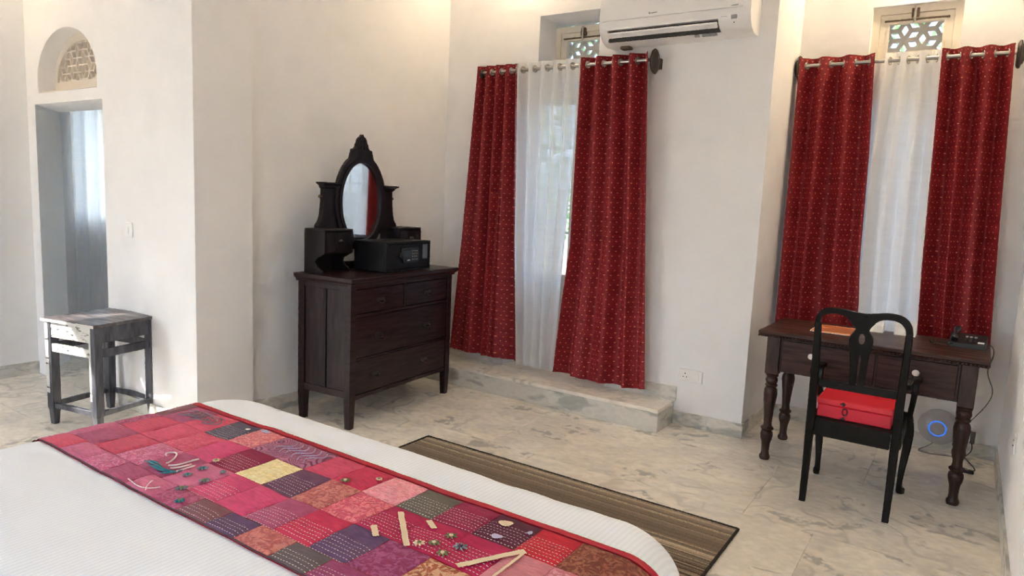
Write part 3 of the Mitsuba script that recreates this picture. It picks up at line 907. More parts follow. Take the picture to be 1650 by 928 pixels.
# mirror gallery on the dresser top
for side in (0, 1):
    a0 = 0.045 if side == 0 else WD - 0.045 - 0.26
    a1 = a0 + 0.26
    f0, f1, zb, zt = 0.27, 0.450, HT + 0.125, HT + 0.285
    bk = D('trinket_box', bx(a0, a1, f0, f1, zt - 0.016, zt, 0.003), 'm_carved')
    # side cheeks with a scooped front edge that run down to the top
    th = np.linspace(0, PI / 2, 8)
    prof = [(f0, zt - 0.016), (f0, zb + 0.005), (f0 + 0.03, zb - 0.012), (f0 + 0.075, zb - 0.035), (f0 + 0.085, zb - 0.055), (f0 + 0.06, zb - 0.085), (f0 + 0.025, HT + 0.020), (f0 + 0.018, HT + 0.001),
            (f1, HT + 0.001), (f1, zt - 0.016)]
    for aa in (a0, a1 - 0.014):
        v, f = yz(extrude(Polygon(prof), 0.014), aa)
        D('cheek', (v, f), 'm_carved', bk)
    D('back', bx(a0 + 0.0145, a1 - 0.0145, f1 - 0.012, f1 - 0.002, HT + 0.001, zt - 0.0165, 0), 'm_carved', bk)
    D('shelf', bx(a0 + 0.014, a1 - 0.014, f0 + 0.005, f1, zb, zb + 0.012, 0.001), 'm_carved', bk)
    bow = [(a0 + 0.016, f0 + 0.01), (a1 - 0.016, f0 + 0.01), (a1 - 0.016, f0 - 0.002), ((a0 + a1) / 2 + 0.05, f0 - 0.014), ((a0 + a1) / 2 - 0.05, f0 - 0.014), (a0 + 0.016, f0 - 0.002)]
    dv, df = V(extrude(Polygon(bow), zt - zb - 0.032))
    D('drawer', (dv + [0, 0, zb + 0.013], df), 'm_carved', bk)
    ac_ = (a0 + a1) / 2
    D('handle', mv((lambda m: (V(m)[0] * [1, 0.6, 0.6], V(m)[1]))(trimesh.creation.icosphere(2, 0.024)), (ac_, f0 - 0.014, (zb + zt) / 2 + 0.002)), 'm_pull', bk, smooth=True, label='small metal cup handle')
    # upright post with flared foot and a moulded cap
    p0, p1 = (0.178, 0.268) if side == 0 else (WD - 0.05 - 0.268, WD - 0.05 - 0.178)
    zc = 1.545
    pol = [(p0, zc), (p1, zc), (p1 + 0.004, 1.42), (p1 + 0.014, 1.34), (p1 + 0.03, 1.30), (p1 + 0.055, zt + 0.014), (p1 + 0.055, zt), (p0 - 0.055, zt), (p0 - 0.055, zt + 0.014), (p0 - 0.03, 1.30), (p0 - 0.014, 1.34), (p0 - 0.004, 1.42)]
    pk = D('post', xz(extrude(Polygon(pol), 0.04), 0.405), 'm_carved')
    cap = []
    for off, z in [(0.0, zc - 0.03), (0.012, zc - 0.022), (0.018, zc - 0.008), (0.034, zc), (0.040, zc + 0.004), (0.040, zc + 0.012)]:
        cap.append([(p0 - off, 0.405 - off * 0.8, z), (p1 + off, 0.405 - off * 0.8, z), (p1 + off, 0.446, z), (p0 - off, 0.446, z)])
    cv = np.array(cap).reshape(-1, 3)
    cf = [[i * 4 + j, i * 4 + (j + 1) % 4, (i + 1) * 4 + (j + 1) % 4, (i + 1) * 4 + j] for i in range(5) for j in range(4)] + [[3, 2, 1, 0], [20, 21, 22, 23]]
    D('cap', (cv, np.array(cf)), 'm_carved', pk)
    sgn = -1 if side == 0 else 1
    kx = p0 if side == 0 else p1
    D('pivot_knob', join(rod((kx - 0.0 * sgn, 0.425, 1.463), (kx + sgn * 0.022, 0.425, 1.463), 0.006, 10), mv(trimesh.creation.icosphere(2, 0.011), (kx + sgn * 0.026, 0.425, 1.463))), 'm_brass', pk)

AC_, ZM = 0.520, 1.432
ell = lambda a, b, n=64: [(AC_ + a * math.cos(t), ZM + b * math.sin(t)) for t in np.linspace(0, 2 * PI, n, endpoint=False)]
RA, RB, GA, GB = 0.255, 0.335, 0.199, 0.272
shoulder = Polygon([(AC_ - 0.13, ZM + 0.25), (AC_ + 0.13, ZM + 0.25), (AC_ + 0.105, ZM + 0.335), (AC_ + 0.085, ZM + 0.338), (AC_ + 0.05, ZM + 0.352), (AC_ - 0.05, ZM + 0.352), (AC_ - 0.085, ZM + 0.338), (AC_ - 0.105, ZM + 0.335)])
oval = unary_union([Polygon(ell(RA, RB)), shoulder]).difference(Polygon(ell(GA, GB)))
mf = D('mirror_frame', xz(extrude(oval, 0.026), 0.392), 'm_carved', smooth=30)
ring2 = Polygon(ell(GA + 0.026, GB + 0.026)).difference(Polygon(ell(GA, GB)))
D('inner_moulding', xz(extrude(ring2, 0.010), 0.384), 'm_carved', mf, smooth=30)
gm = xz(extrude(Polygon(ell(GA + 0.004, GB + 0.004)), 0.004), 0.404)
D('mirror_glass', gm, 'm_mirror', mf, label='oval mirror glass reflecting the window')
# bevelled rim of the glass: a sloping ring
n = 96
tt = np.linspace(0, 2 * PI, n, endpoint=False)
ro = np.stack([AC_ + GA * np.cos(tt), np.full(n, 0.4035), ZM + GB * np.sin(tt)], 1)
ri = np.stack([AC_ + (GA - 0.012) * np.cos(tt), np.full(n, 0.4025), ZM + (GB - 0.012) * np.sin(tt)], 1)
bvx = np.vstack([ro, ri])
bfx = np.array([[i, (i + 1) % n, n + (i + 1) % n, n + i] for i in range(n)])
D('bevelled_rim', (bvx, bfx), 'm_mirror_bevel', mf, smooth=True)
# carved crest: pierced loops tapering to a finial
crest = [Polygon([(AC_ - 0.105, ZM + 0.33), (AC_ + 0.105, ZM + 0.33), (AC_ + 0.075, ZM + 0.365), (AC_ + 0.052, ZM + 0.388), (AC_ + 0.045, ZM + 0.405), (AC_ - 0.045, ZM + 0.405), (AC_ - 0.052, ZM + 0.388), (AC_ - 0.075, ZM + 0.365)]),
         Point(AC_, ZM + 0.405).buffer(0.048), Point(AC_ - 0.035, ZM + 0.385).buffer(0.026), Point(AC_ + 0.035, ZM + 0.385).buffer(0.026), Point(AC_, ZM + 0.452).buffer(0.013), Point(AC_, ZM + 0.440).buffer(0.016),
         Point(AC_ - 0.085, ZM + 0.345).buffer(0.018), Point(AC_ + 0.085, ZM + 0.345).buffer(0.018)]
hole = [affinity.rotate(affinity.scale(Point(AC_ + dx, ZM + dz).buffer(1), rx, rz), ang) for dx, dz, rx, rz, ang in
        ((-0.014, 0.418, 0.008, 0.018, 20), (0.014, 0.418, 0.008, 0.018, -20), (-0.016, 0.374, 0.006, 0.016, -20), (0.016, 0.374, 0.006, 0.016, 20), (-0.046, 0.368, 0.008, 0.013, -30), (0.046, 0.368, 0.008, 0.013, 30))]
D('crest', xz(extrude(unary_union(crest).difference(unary_union(hole)), 0.022), 0.394), 'm_carved', mf, smooth=30, label='carved pierced crest')
D('crossbar', bx(0.30, 0.79, 0.408, 0.432, HT + 0.001, HT + 0.05, 0.003), 'm_carved', d)

# ------------------------------------------------------------------ safe on the dresser
s = thing('safe', 'black electronic safe standing on the dresser in front of the mirror', 'safe')
SA0, SA1, SB0, SB1, SZ0, SZ1 = 0.385, 0.868, 0.050, 0.335, HT + 0.004, HT + 0.206
S = lambda n, m, mat='m_safe', p=s, **k: put(n, m, mat, p, MD, **k)
S('body', bx(SA0, SA1, SB0 + 0.012, SB1, SZ0, SZ1, 0.004))
for a in (SA0 + 0.03, SA1 - 0.06):
    S('foot', bx(a, a + 0.03, SB0 + 0.03, SB0 + 0.06, HT + 0.0005, SZ0 + 0.001, 0), 'm_black')
fr = sbox(SA0, SZ0, SA1, SZ1).difference(sbox(SA0 + 0.014, SZ0 + 0.014, SA1 - 0.014, SZ1 - 0.014))
S('front_rim', xz(extrude(fr, 0.014), SB0 - 0.002))
dk = S('door', bx(SA0 + 0.016, SA1 - 0.016, SB0 + 0.002, SB0 + 0.012, SZ0 + 0.016, SZ1 - 0.016, 0.002))
kp = [(SA0 + 0.155, SZ1 - 0.048), (SA0 + 0.340, SZ1 - 0.048), (SA0 + 0.340, SZ0 + 0.066), (SA0 + 0.185, SZ0 + 0.060), (SA0 + 0.165, SZ0 + 0.09)]
S('keypad', xz(extrude(Polygon(kp).buffer(0.006), 0.010), SB0 - 0.008), 'm_black', dk)
S('display', bx(SA0 + 0.170, SA0 + 0.255, SB0 - 0.0095, SB0 - 0.007, SZ0 + 0.095, SZ1 - 0.058, 0.001), 'm_screen_dark', dk)
S('name_plate', bx(SA0 + 0.215, SA0 + 0.245, SB0 - 0.0095, SB0 - 0.007, SZ0 + 0.068, SZ0 + 0.076, 0), 'm_key', dk)
for i in range(3):
    for j in range(4):
        ka, kz = SA0 + 0.268 + i * 0.023, SZ0 + 0.074 + j * 0.020
        S('key', bx(ka, ka + 0.009, SB0 - 0.0105, SB0 - 0.0078, kz, kz + 0.007, 0.0008), 'm_key', dk)
S('handle', mv(lathe([(0, 0), (0.022, 0), (0.022, 0.012), (0.016, 0.016), (0, 0.016)], 20), (SA0 + 0.150, SB0 + 0.003, (SZ0 + SZ1) / 2 + 0.008), M=rotto((0, -1, 0))), 'm_black', dk, smooth=35)
S('instruction_sticker', bx(SA1 - 0.085, SA1 - 0.028, SB0 + 0.0010, SB0 + 0.0022, SZ0 + 0.075, SZ1 - 0.026, 0), 'm_sticker', dk, label='grey instruction sticker')

# ------------------------------------------------------------------ small table (luggage stool)
ang = math.atan2(0.088, 0.393) * 0.92
MS = np.eye(4)
MS[:2, :2] = [[math.cos(ang), -math.sin(ang)], [math.sin(ang), math.cos(ang)]]
MS[:3, 3] = [-4.602, 1.815, 0]
t = thing('side_table', 'small dark wooden table standing by the doorway wall', 'table')
G = lambda n, m, mat='m_stool', p=t, **k: put(n, m, mat, p, MS, **k)
SW, SD, SH = 0.435, 0.425, 0.665
for q, (y0, y1) in enumerate(((-0.012, 0.139), (0.1405, 0.291), (0.2925, SD + 0.012))):
    G('top_plank', bx(-0.012, SW + 0.012, y0, y1, SH - 0.020 + 0.0006 * q, SH + 0.0006 * q, 0.002), 'm_stool_top')
LW = 0.052
for x in (0, SW - LW):
    for y in (0, SD - LW):
        G('leg', join(tapered(x + 0.004, x + LW - 0.004, y + 0.004, y + LW - 0.004, 0.0, 0.10, 0.006), bx(x, x + LW, y, y + LW, 0.10, SH - 0.021, 0.002)), 'm_stool')
for y in (0.003, SD - 0.025):
    m = 'm_stool_sunlit_worn' if y < 0.1 else 'm_stool'  # front boards coloured pale so they look sunlit
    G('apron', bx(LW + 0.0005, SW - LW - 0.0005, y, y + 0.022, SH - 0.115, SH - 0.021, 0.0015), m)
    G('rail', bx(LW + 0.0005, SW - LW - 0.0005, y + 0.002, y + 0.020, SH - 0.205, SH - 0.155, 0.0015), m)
    G('stretcher', bx(LW + 0.0005, SW - LW - 0.0005, y + 0.004, y + 0.030, 0.105, 0.135, 0.0015), 'm_stool')
for x0_, x1_ in ((0.002, 0.030), (SW - LW + 0.002, SW - LW + 0.018)):  # leg strips whose pale colour stands in for sunlight
    G('sunlit_worn_edge', bx(x0_, x1_, -0.0015, 0.0005, 0.20, SH - 0.022, 0.0004), 'm_stool_sunlit_worn', label='strip of worn wood with sunlight painted in pale')
G('sunlit_lipping', bx(-0.012, SW + 0.012, -0.0145, -0.0122, SH - 0.019, SH - 0.002, 0.0005), 'm_stool_sunlit_worn', label='worn edge of the top with sunlight painted in pale')
for x in (0.003, SW - 0.025):
    G('apron', bx(x, x + 0.022, LW + 0.0005, SD - LW - 0.0005, SH - 0.115, SH - 0.021, 0.0015))
    G('rail', bx(x + 0.002, x + 0.020, LW + 0.0005, SD - LW - 0.0005, SH - 0.205, SH - 0.155, 0.0015))
    G('stretcher', bx(x + 0.0, x + 0.026, LW + 0.0005, SD - LW - 0.0005, 0.105, 0.135, 0.0015))

# ------------------------------------------------------------------ bed
BX0, BX1, BY0, BY1, BH, BR, BC = -2.60, -0.50, -0.95, 1.785, 0.63, 0.13, 0.24
IX0, IX1, IY1 = BX0 + BR, BX1 - BR, BY1 - BR


def drape(x, y, off=0.0):
    """Cloth laid over the mattress: (x, y) are measured along the cloth, which bends over the rounded edges and hangs."""
    x, y = np.asarray(x, float), np.asarray(y, float)
    rc = BC - BR + 0.0
    cx, cy = (IX0 + IX1) / 2, (IY1 + BY0) / 2
    hx, hy = (IX1 - IX0) / 2 - rc, (IY1 - BY0) / 2 - rc
    qx, qy = np.abs(x - cx) - hx, np.abs(y - cy) - hy
    ox, oy = np.maximum(qx, 0), np.maximum(qy, 0)
    L = np.hypot(ox, oy)
    a = np.maximum(L + np.minimum(np.maximum(qx, qy), 0) - rc, -1)
    nx = np.where(L > 1e-9, ox / np.maximum(L, 1e-9), np.where(qx > qy, 1.0, 0.0)) * np.sign(x - cx)
    ny = np.where(L > 1e-9, oy / np.maximum(L, 1e-9), np.where(qx > qy, 0.0, 1.0)) * np.sign(y - cy)
    ap = np.maximum(a, 0)
    th = np.minimum(ap / BR, PI / 2)
    R = BR + off
    out = R * np.sin(th)
    z = BH + off - R * (1 - np.cos(th)) - np.maximum(ap - BR * PI / 2, 0) + 0 * x
    X, Y = x - nx * ap + nx * out, y - ny * ap + ny * out
    wr = meshkit.fbm(np.stack([x * 2.6, y * 2.2, 0 * x], -1), 3, 5) - 0.5
    wr2 = meshkit.fbm(np.stack([x * 9, y * 5, 0 * x + 3], -1), 2, 9) - 0.5
    z = z + (wr * 0.022 + wr2 * 0.006) * np.cos(th)
    flare = np.clip((ap - BR) / 0.4, 0, 1)
    X, Y = X + nx * 0.02 * flare * np.sin(y * 22), Y + ny * 0.02 * flare * np.sin(x * 22)
    return np.stack([X, Y, z], -1)


def grid(x0, x1, y0, y1, nx, ny, off, f=None):
    u, v = np.meshgrid(np.linspace(x0, x1, nx), np.linspace(y0, y1, ny))
    o = off if f is None else off + f((u - x0) / (x1 - x0), (v - y0) / (y1 - y0), u, v)
    if np.ndim(o) == 0:
        P = drape(u, v, o)
    else:
        P = drape(u, v, 0.0)
        N = P - drape(u, v, -0.01)
        P = P + N / 0.01 * np.asarray(o)[..., None]
    i = np.arange(nx * ny).reshape(ny, nx)
    q = np.stack([i[:-1, :-1], i[:-1, 1:], i[1:, 1:], i[1:, :-1]], -1).reshape(-1, 4)
    return P.reshape(-1, 3), q


b = thing('bed', 'large bed with a white striped bedspread in the foreground', 'bed')
ext = 0.50
put('bedspread', grid(IX0 - ext, IX1 + ext, BY0 + 0.12, IY1 + ext, 150, 170, 0.0), 'm_sheet', b, smooth=True)
put('mattress', bx(BX0 + 0.04, BX1 - 0.04, BY0 + 0.02, BY1 - 0.04, 0.30, 0.575, 0.06), 'm_paper', b)
put('base', bx(BX0 + 0.06, BX1 - 0.06, BY0, BY1 - 0.06, 0.06, 0.30, 0.01), 'm_carved', b)
for x in (BX0 + 0.10, BX1 - 0.18):
    for y in (BY0 + 0.05, BY1 - 0.20):
        put('leg', bx(x, x + 0.07, y, y + 0.07, 0.0, 0.06, 0.004), 'm_carved', b)

# patchwork runner
r = thing('bed_runner', 'red and purple patchwork quilted runner across the foot of the bed', 'bed runner')
XE = [-0.36, -0.50, -0.645, -0.74, -0.86, -0.995, -1.13, -1.26, -1.395, -1.52, -1.65, -1.78, -1.915, -2.05, -2.185, -2.32, -2.455, -2.60]
RY = [0.958, 1.045, 1.197, 1.350, 1.494]
ROWS = {   # from right (small index) to left: (palette, style) 0 plain 1 stitched 2 floral 3 wavy
    3: [(10, 0), (11, 2), (11, 2), (10, 1), (9, 1), (8, 1), (0, 1), (1, 2), (2, 0), (3, 0), (4, 3), (4, 3), (25, 2), (5, 1), (6, 0), (7, 0), (23, 3)],
    2: [(10, 0), (10, 2), (18, 2), (18, 0), (12, 1), (12, 1), (12, 1), (13, 2), (14, 2), (15, 1), (16, 2), (8, 1), (17, 0), (6, 2), (6, 0), (3, 0), (7, 2)],
    1: [(12, 0), (18, 2), (17, 2), (12, 1), (21, 2), (19, 2), (20, 1), (2, 1), (7, 1), (17, 0), (17, 1), (24, 0), (7, 0), (24, 2), (3, 0), (7, 0), (24, 0)],
    0: [(21, 2), (12, 2), (21, 2), (19, 1), (8, 0), (19, 1), (22, 1), (14, 2), (20, 1), (23, 1), (7, 2), (24, 0), (7, 0), (24, 2), (24, 0), (6, 0), (24, 2)]}
put('backing', grid(-2.62, -0.34, 0.950, 1.518, 140, 40, 0.0045), 'm_border_red', r, smooth=True)
for row in range(4):
    for c in range(len(XE) - 1):
        pi_, sty = ROWS[row][c]
        sh = [0.03, 0.0, 0.0, 0.0][row] * (1 if c % 2 else -1)
        x1, x0 = XE[c] + sh, XE[c + 1] + sh
        if row == 0:
            x1, x0 = XE[c] - 0.040, XE[c + 1] - 0.040
        pad = lambda u, v, X, Y: 0.0042 * np.clip(np.minimum(np.minimum(u, 1 - u), np.minimum(v, 1 - v)) * 9, 0, 1) ** 0.6 + 0.0035 * (meshkit.fbm(np.stack([X * 22, Y * 70, 0 * X + pi_], -1), 2, 3) - 0.5)
        P, q = grid(x0 + 0.0006, x1 - 0.0006, RY[row] + 0.0006, RY[row + 1] - 0.0006, 14, 14, 0.0055, pad)
        uu, vv_ = np.meshgrid(np.linspace(0.5, 1.5, 14), np.linspace(0.5, 1.5, 14))
        uv = np.stack([2 * pi_ + uu.ravel(), 2 * sty + vv_.ravel()], 1)
        put('patch', (P, q), 'm_patch', r, smooth=True, uv=uv)
put('border', grid(-2.62, -0.34, 1.495, 1.518, 140, 6, 0.0085), 'm_border_red', r, smooth=True, label='plain red border along the foot side')
put('piping', grid(-2.62, -0.34, 0.951, 0.957, 140, 4, 0.0070), 'm_border_dark', r, smooth=True, label='dark piping along the head side')


def on_bed(pts, off=0.012):
    p = np.asarray(pts, float)
    return drape(p[:, 0], p[:, 1], off)


def strip(p, w, name='applique_strip', mat='m_applique', off=0.0145, **k):
    p = np.asarray(p, float)
    q = np.stack([np.linspace(p[0, i], p[1, i], 14) for i in range(2)], 1)
    dd = (p[1] - p[0]) / np.linalg.norm(p[1] - p[0])
    nn = np.array([-dd[1], dd[0]]) * w / 2
    wob = 0.0006 * np.sin(np.arange(14) * 1.7)[:, None] * nn / np.linalg.norm(nn)
    P = np.vstack([on_bed(q + nn + wob, off), on_bed(q - nn + wob, off)])
    f = np.array([[i, 14 + i, 15 + i, i + 1] for i in range(13)])
    put(name, (P, f), mat, r, smooth=True, **k)


for a, c, w in (((-1.210, 1.318), (-1.067, 1.187), 0.016), ((-1.205, 1.212), (-1.160, 1.175), 0.016), ((-1.119, 1.330), (-1.075, 1.300), 0.016),
                ((-0.918, 1.198), (-0.827, 1.352), 0.018), ((-0.822, 1.210), (-0.824, 1.344), 0.008)):
    strip((a, c), w)


def blob(c, rx, ry, mat, name, n=18, off=0.0145, rot=0.0, **k):
    t_ = np.linspace(0, 2 * PI, n, endpoint=False)
    rr = 1 + 0.12 * np.sin(3 * t_ + c[0] * 40)
    e = np.stack([rx * rr * np.cos(t_), ry * rr * np.sin(t_)], 1)
    e = e @ np.array([[math.cos(rot), math.sin(rot)], [-math.sin(rot), math.cos(rot)]]) + c
    P = np.vstack([on_bed(e, off - 0.002), on_bed([c], off + 0.001)])
    put(name, (P, np.array([[n, i, (i + 1) % n] for i in range(n)])), mat, r, smooth=True, **k)


blob((-0.949, 1.445), 0.020, 0.016, 'm_applique', 'applique_leaf', rot=0.3)
blob((-0.926, 1.371), 0.016, 0.012, 'm_blob', 'applique_leaf', rot=0.2)
blob((-0.870, 1.442), 0.007, 0.010, 'm_blob', 'applique_leaf')
blob((-2.00, 1.468), 0.022, 0.012, 'm_blob', 'applique_leaf')
blob((-2.075, 1.45), 0.012, 0.008, 'm_thread_white', 'applique_leaf')


def flower(c, s, mats, name='embroidered_flower'):
    ms = []
    for a in range(7):
        t_ = 2 * PI * a / 7
        p = [(c[0] + s * 0.25 * math.cos(t_), c[1] + s * 0.25 * math.sin(t_)), (c[0] + s * math.cos(t_ + 0.25), c[1] + s * math.sin(t_ + 0.25))]
        ms.append(tube(on_bed(np.linspace(p[0], p[1], 4), 0.0145), [0.001, 0.0028, 0.0028, 0.001], 6))
    put(name, join(*ms), mats[0], r, smooth=True, label='embroidered flower')
    ring = [(c[0] + s * 0.22 * math.cos(t_), c[1] + s * 0.22 * math.sin(t_)) for t_ in np.linspace(0, 2 * PI, 12)]
    put('flower_centre', tube(on_bed(ring, 0.0155), 0.0026, 6), mats[1], r, smooth=True)


TG, TT, TW, GR, AP, DK = 'm_thread_grey', 'm_thread_teal', 'm_thread_white', 'm_thread_green', 'm_applique', 'm_border_dark'
for c, s, m in (((-1.469, 1.356), 0.015, (GR, AP)), ((-1.406, 1.433), 0.010, (AP, GR)), ((-1.016, 1.297), 0.017, (GR, AP)), ((-0.964, 1.269), 0.019, (TG, DK)), ((-1.054, 1.218), 0.016, (AP, GR)), ((-1.025, 1.241), 0.015, (GR, AP)),
                ((-0.978, 1.217), 0.015, (GR, AP)), ((-1.872, 1.151), 0.018, (TG, TT)), ((-1.782, 1.101), 0.016, (TG, GR)), ((-1.860, 1.094), 0.014, (TG, TT)), ((-1.797, 1.170), 0.009, (TG, TT)), ((-1.785, 1.032), 0.018, (TG, GR)),
                ((-1.714, 0.985), 0.014, (TT, GR)), ((-1.897, 1.212), 0.012, (AP, GR))):
    flower(c, s, m)
# embroidered bird: white neck and back feathers, teal wing
bird = [[(-2.035, 1.13), (-2.052, 1.15), (-2.04, 1.16), (-2.013, 1.148), (-1.994, 1.129), (-1.983, 1.111), (-1.98, 1.098)], [(-1.963, 1.094), (-1.949, 1.116), (-1.946, 1.149), (-1.944, 1.182)],
        [(-1.941, 1.087), (-1.928, 1.11), (-1.926, 1.146)], [(-1.905, 1.085), (-1.906, 1.109), (-1.907, 1.147)]]
put('embroidered_bird', join(*[tube(on_bed(spline(p, 22), 0.0150), 0.0026, 6) for p in bird]), 'm_thread_white', r, smooth=True, label='white embroidered bird with curved neck')
wing = [[(-2.046, 1.064), (-2.016, 1.069), (-1.973, 1.066)], [(-2.008, 1.056), (-1.979, 1.061), (-1.944, 1.062)], [(-1.979, 1.055), (-1.948, 1.062), (-1.918, 1.074)], [(-1.934, 1.048), (-1.915, 1.067), (-1.908, 1.096)]]
wing += [[(x + 0.005, y + 0.010) for x, y in w_] for w_ in wing]
put('embroidered_wing', join(*[tube(on_bed(spline(p, 14), 0.0150), np.interp(np.linspace(0, 1, 14), [0, 0.5, 1], [0.001, 0.0034, 0.001]), 6) for p in wing]), 'm_thread_teal', r, smooth=True, label='teal embroidered wing')
vine = [[(-1.955, 0.969), (-1.90, 0.964), (-1.859, 0.970), (-1.836, 0.999)], [(-1.896, 1.01), (-1.87, 0.979), (-1.845, 0.962)]]
put('embroidered_vine', join(*[tube(on_bed(spline(p, 14), 0.0148), 0.0014, 6) for p in vine]), 'm_thread_white', r, smooth=True)
# chain-stitched wavy lines on the purple patches
wv = [spline([(-1.83 + 0.03 * i, 1.375), (-1.84 + 0.03 * i, 1.41), (-1.815 + 0.03 * i, 1.43), (-1.825 + 0.03 * i, 1.468)], 12) for i in range(6)]
put('chain_stitching', join(*[tube(on_bed(p, 0.0146), 0.0014, 5) for p in wv]), 'm_blob', r, smooth=True)
wv = [spline([(-2.40 + 0.025 * i, 1.38 + 0.012 * (i % 3)), (-2.37 + 0.025 * i, 1.41), (-2.39 + 0.022 * i, 1.45)], 10) for i in range(8)] + [spline([(-2.42, 1.39 + 0.02 * i), (-2.30, 1.40 + 0.018 * i), (-2.22, 1.385 + 0.022 * i)], 12) for i in range(4)]
put('chain_stitching', join(*[tube(on_bed(p, 0.0146), 0.0014, 5) for p in wv]), 'm_thread_grey', r, smooth=True)

# ------------------------------------------------------------------ rug
rg = thing('rug', 'brown striped woven rug with dark binding on the floor beyond the bed', 'rug')
RX0, RX1, RYa, RYb = -2.684, -0.764, 2.44, 3.160
nx, ny = 60, 24
u, v = np.meshgrid(np.linspace(RX0 + 0.006, RX1 - 0.006, nx), np.linspace(RYa + 0.006, RYb - 0.006, ny))
zz = 0.009 + 0.0035 * (meshkit.fbm(np.stack([u * 3, v * 3, 0 * u], -1), 2, 2) - 0.4)
idx = np.arange(nx * ny).reshape(ny, nx)
q = np.stack([idx[:-1, :-1], idx[:-1, 1:], idx[1:, 1:], idx[1:, :-1]], -1).reshape(-1, 4)
put('woven_field', (np.stack([u, v, zz], -1).reshape(-1, 3), q), 'm_rug', rg, smooth=True, uv=np.stack([u, v], -1).reshape(-1, 2))
put('base_cloth', bx(RX0 + 0.004, RX1 - 0.004, RYa + 0.004, RYb - 0.004, 0.0006, 0.0045, 0.001), 'm_rug_edge', rg)
for p0, p1 in (((RX0, RYb), (RX1, RYb)), ((RX1, RYb), (RX1, RYa)), ((RX1, RYa), (RX0, RYa)), ((RX0, RYa), (RX0, RYb))):
    put('binding', rod((*p0, 0.0075), (*p1, 0.0075), 0.0068, 10), 'm_rug_edge', rg, smooth=True)

# ------------------------------------------------------------------ writing desk
MK = np.eye(4)
dyaw = -0.012
MK[:2, :2] = [[math.cos(dyaw), -math.sin(dyaw)], [math.sin(dyaw), math.cos(dyaw)]]
MK[:3, 3] = [-0.945, 4.185, 0]
dk_ = thing('writing_desk', 'dark wooden writing desk with turned legs in the window recess', 'desk')
K = lambda n, m, mat='m_desk', p=dk_, **k: put(n, m, mat, p, MK, **k)
KW, KD, KH = 1.046, 0.55, 0.800
K('top', bx(-0.045, KW + 0.045, -0.045, KD + 0.02, KH - 0.022, KH, 0.004))
# carved rope moulding under the edge, one strand at a time
rope = []
for i in range(62):
    x = -0.036 + i * (KW + 0.072) / 61.0
    g_ = trimesh.creation.icosphere(1, 1.0)
    vv = V(g_)[0] * [0.0125, 0.010, 0.007]
    c_, s_ = math.cos(0.6), math.sin(0.6)
    vv = np.stack([vv[:, 0] * c_ - vv[:, 2] * s_, vv[:, 1], vv[:, 0] * s_ + vv[:, 2] * c_], 1)
    rope.append((vv + [x, -0.036, KH - 0.0285], V(g_)[1]))
K('rope_moulding', join(*rope), 'm_desk_dark', smooth=True, label='carved rope moulding along the front edge')
for xs_ in (-0.038, KW + 0.038):
    rp = []
    for i in range(30):
        g_ = trimesh.creation.icosphere(1, 1.0)
        rp.append((V(g_)[0] * [0.009, 0.0125, 0.0075] + [xs_, -0.03 + i * (KD + 0.03) / 30, KH - 0.0285], V(g_)[1]))
    K('rope_moulding', join(*rp), 'm_desk_dark', smooth=True)
K('subtop', bx(-0.026, KW + 0.026, -0.026, KD + 0.005, KH - 0.038, KH - 0.0225, 0.002), 'm_desk_dark')
LT = 0.075
for x in (0, KW - LT):
    for y in (0, KD - LT - 0.02):
        cx, cy = x + LT / 2, y + LT / 2
        lg = K('leg', bx(x, x + LT, y, y + LT, 0.535, KH - 0.039, 0.003), 'm_desk_dark')
        prof = [(0, 0), (0.026, 0), (0.031, 0.010), (0.031, 0.022), (0.024, 0.034), (0.022, 0.050), (0.025, 0.105), (0.033, 0.130), (0.037, 0.155), (0.034, 0.172), (0.027, 0.180), (0.036, 0.190), (0.038, 0.198), (0.026, 0.208),
                (0.023, 0.230), (0.028, 0.300), (0.036, 0.370), (0.040, 0.415), (0.036, 0.440), (0.026, 0.452), (0.034, 0.458), (0.036, 0.466), (0.027, 0.474), (0.033, 0.482), (0.037, 0.494), (0.033, 0.507), (0.027, 0.514),
                (0.035, 0.520), (0.037, 0.528), (0.030, 0.536), (0, 0.536)]
        K('turned_shaft', mv(lathe(prof, 24), (cx, cy, 0)), 'm_desk_dark', lg, smooth=40)
A0, A1 = 0.555, KH - 0.039
K('back_apron', bx(LT, KW - LT, KD - 0.06, KD - 0.04, A0, A1, 0.002), 'm_desk_dark')
for x in (0.012, KW - 0.034):
    K('side_apron', bx(x, x + 0.022, LT, KD - LT - 0.02, A0, A1, 0.002), 'm_desk_dark')
K('front_apron', bx(LT, KW - LT, 0.016, 0.034, A0, A1, 0.002), 'm_desk_dark')
for x0_, x1_ in ((LT + 0.012, LT + 0.385), (KW - LT - 0.385, KW - LT - 0.012)):
    dw = K('drawer', bx(x0_, x1_, 0.006, 0.020, A0 + 0.012, A1 - 0.012, 0.003), 'm_desk')
    xc = x0_ + 0.165 if x0_ < 0.5 else x1_ - 0.185
    K('knob', mv(lathe([(0, 0), (0.008, 0), (0.008, 0.010), (0.016, 0.014), (0.018, 0.021), (0.013, 0.029), (0, 0.032)], 20), (xc, 0.006, A0 + 0.125), M=rotto((0, -1, 0))), 'm_knob', dw, smooth=45, label='white porcelain knob')
    K('keyhole_plate', bx(xc + 0.004, xc + 0.020, 0.0035, 0.0075, A0 + 0.066, A0 + 0.086, 0.001), 'm_pull', dw)
K('centre_panel', bx(LT + 0.395, KW - LT - 0.395, 0.008, 0.018, A0 + 0.012, A1 - 0.012, 0.003), 'm_desk')

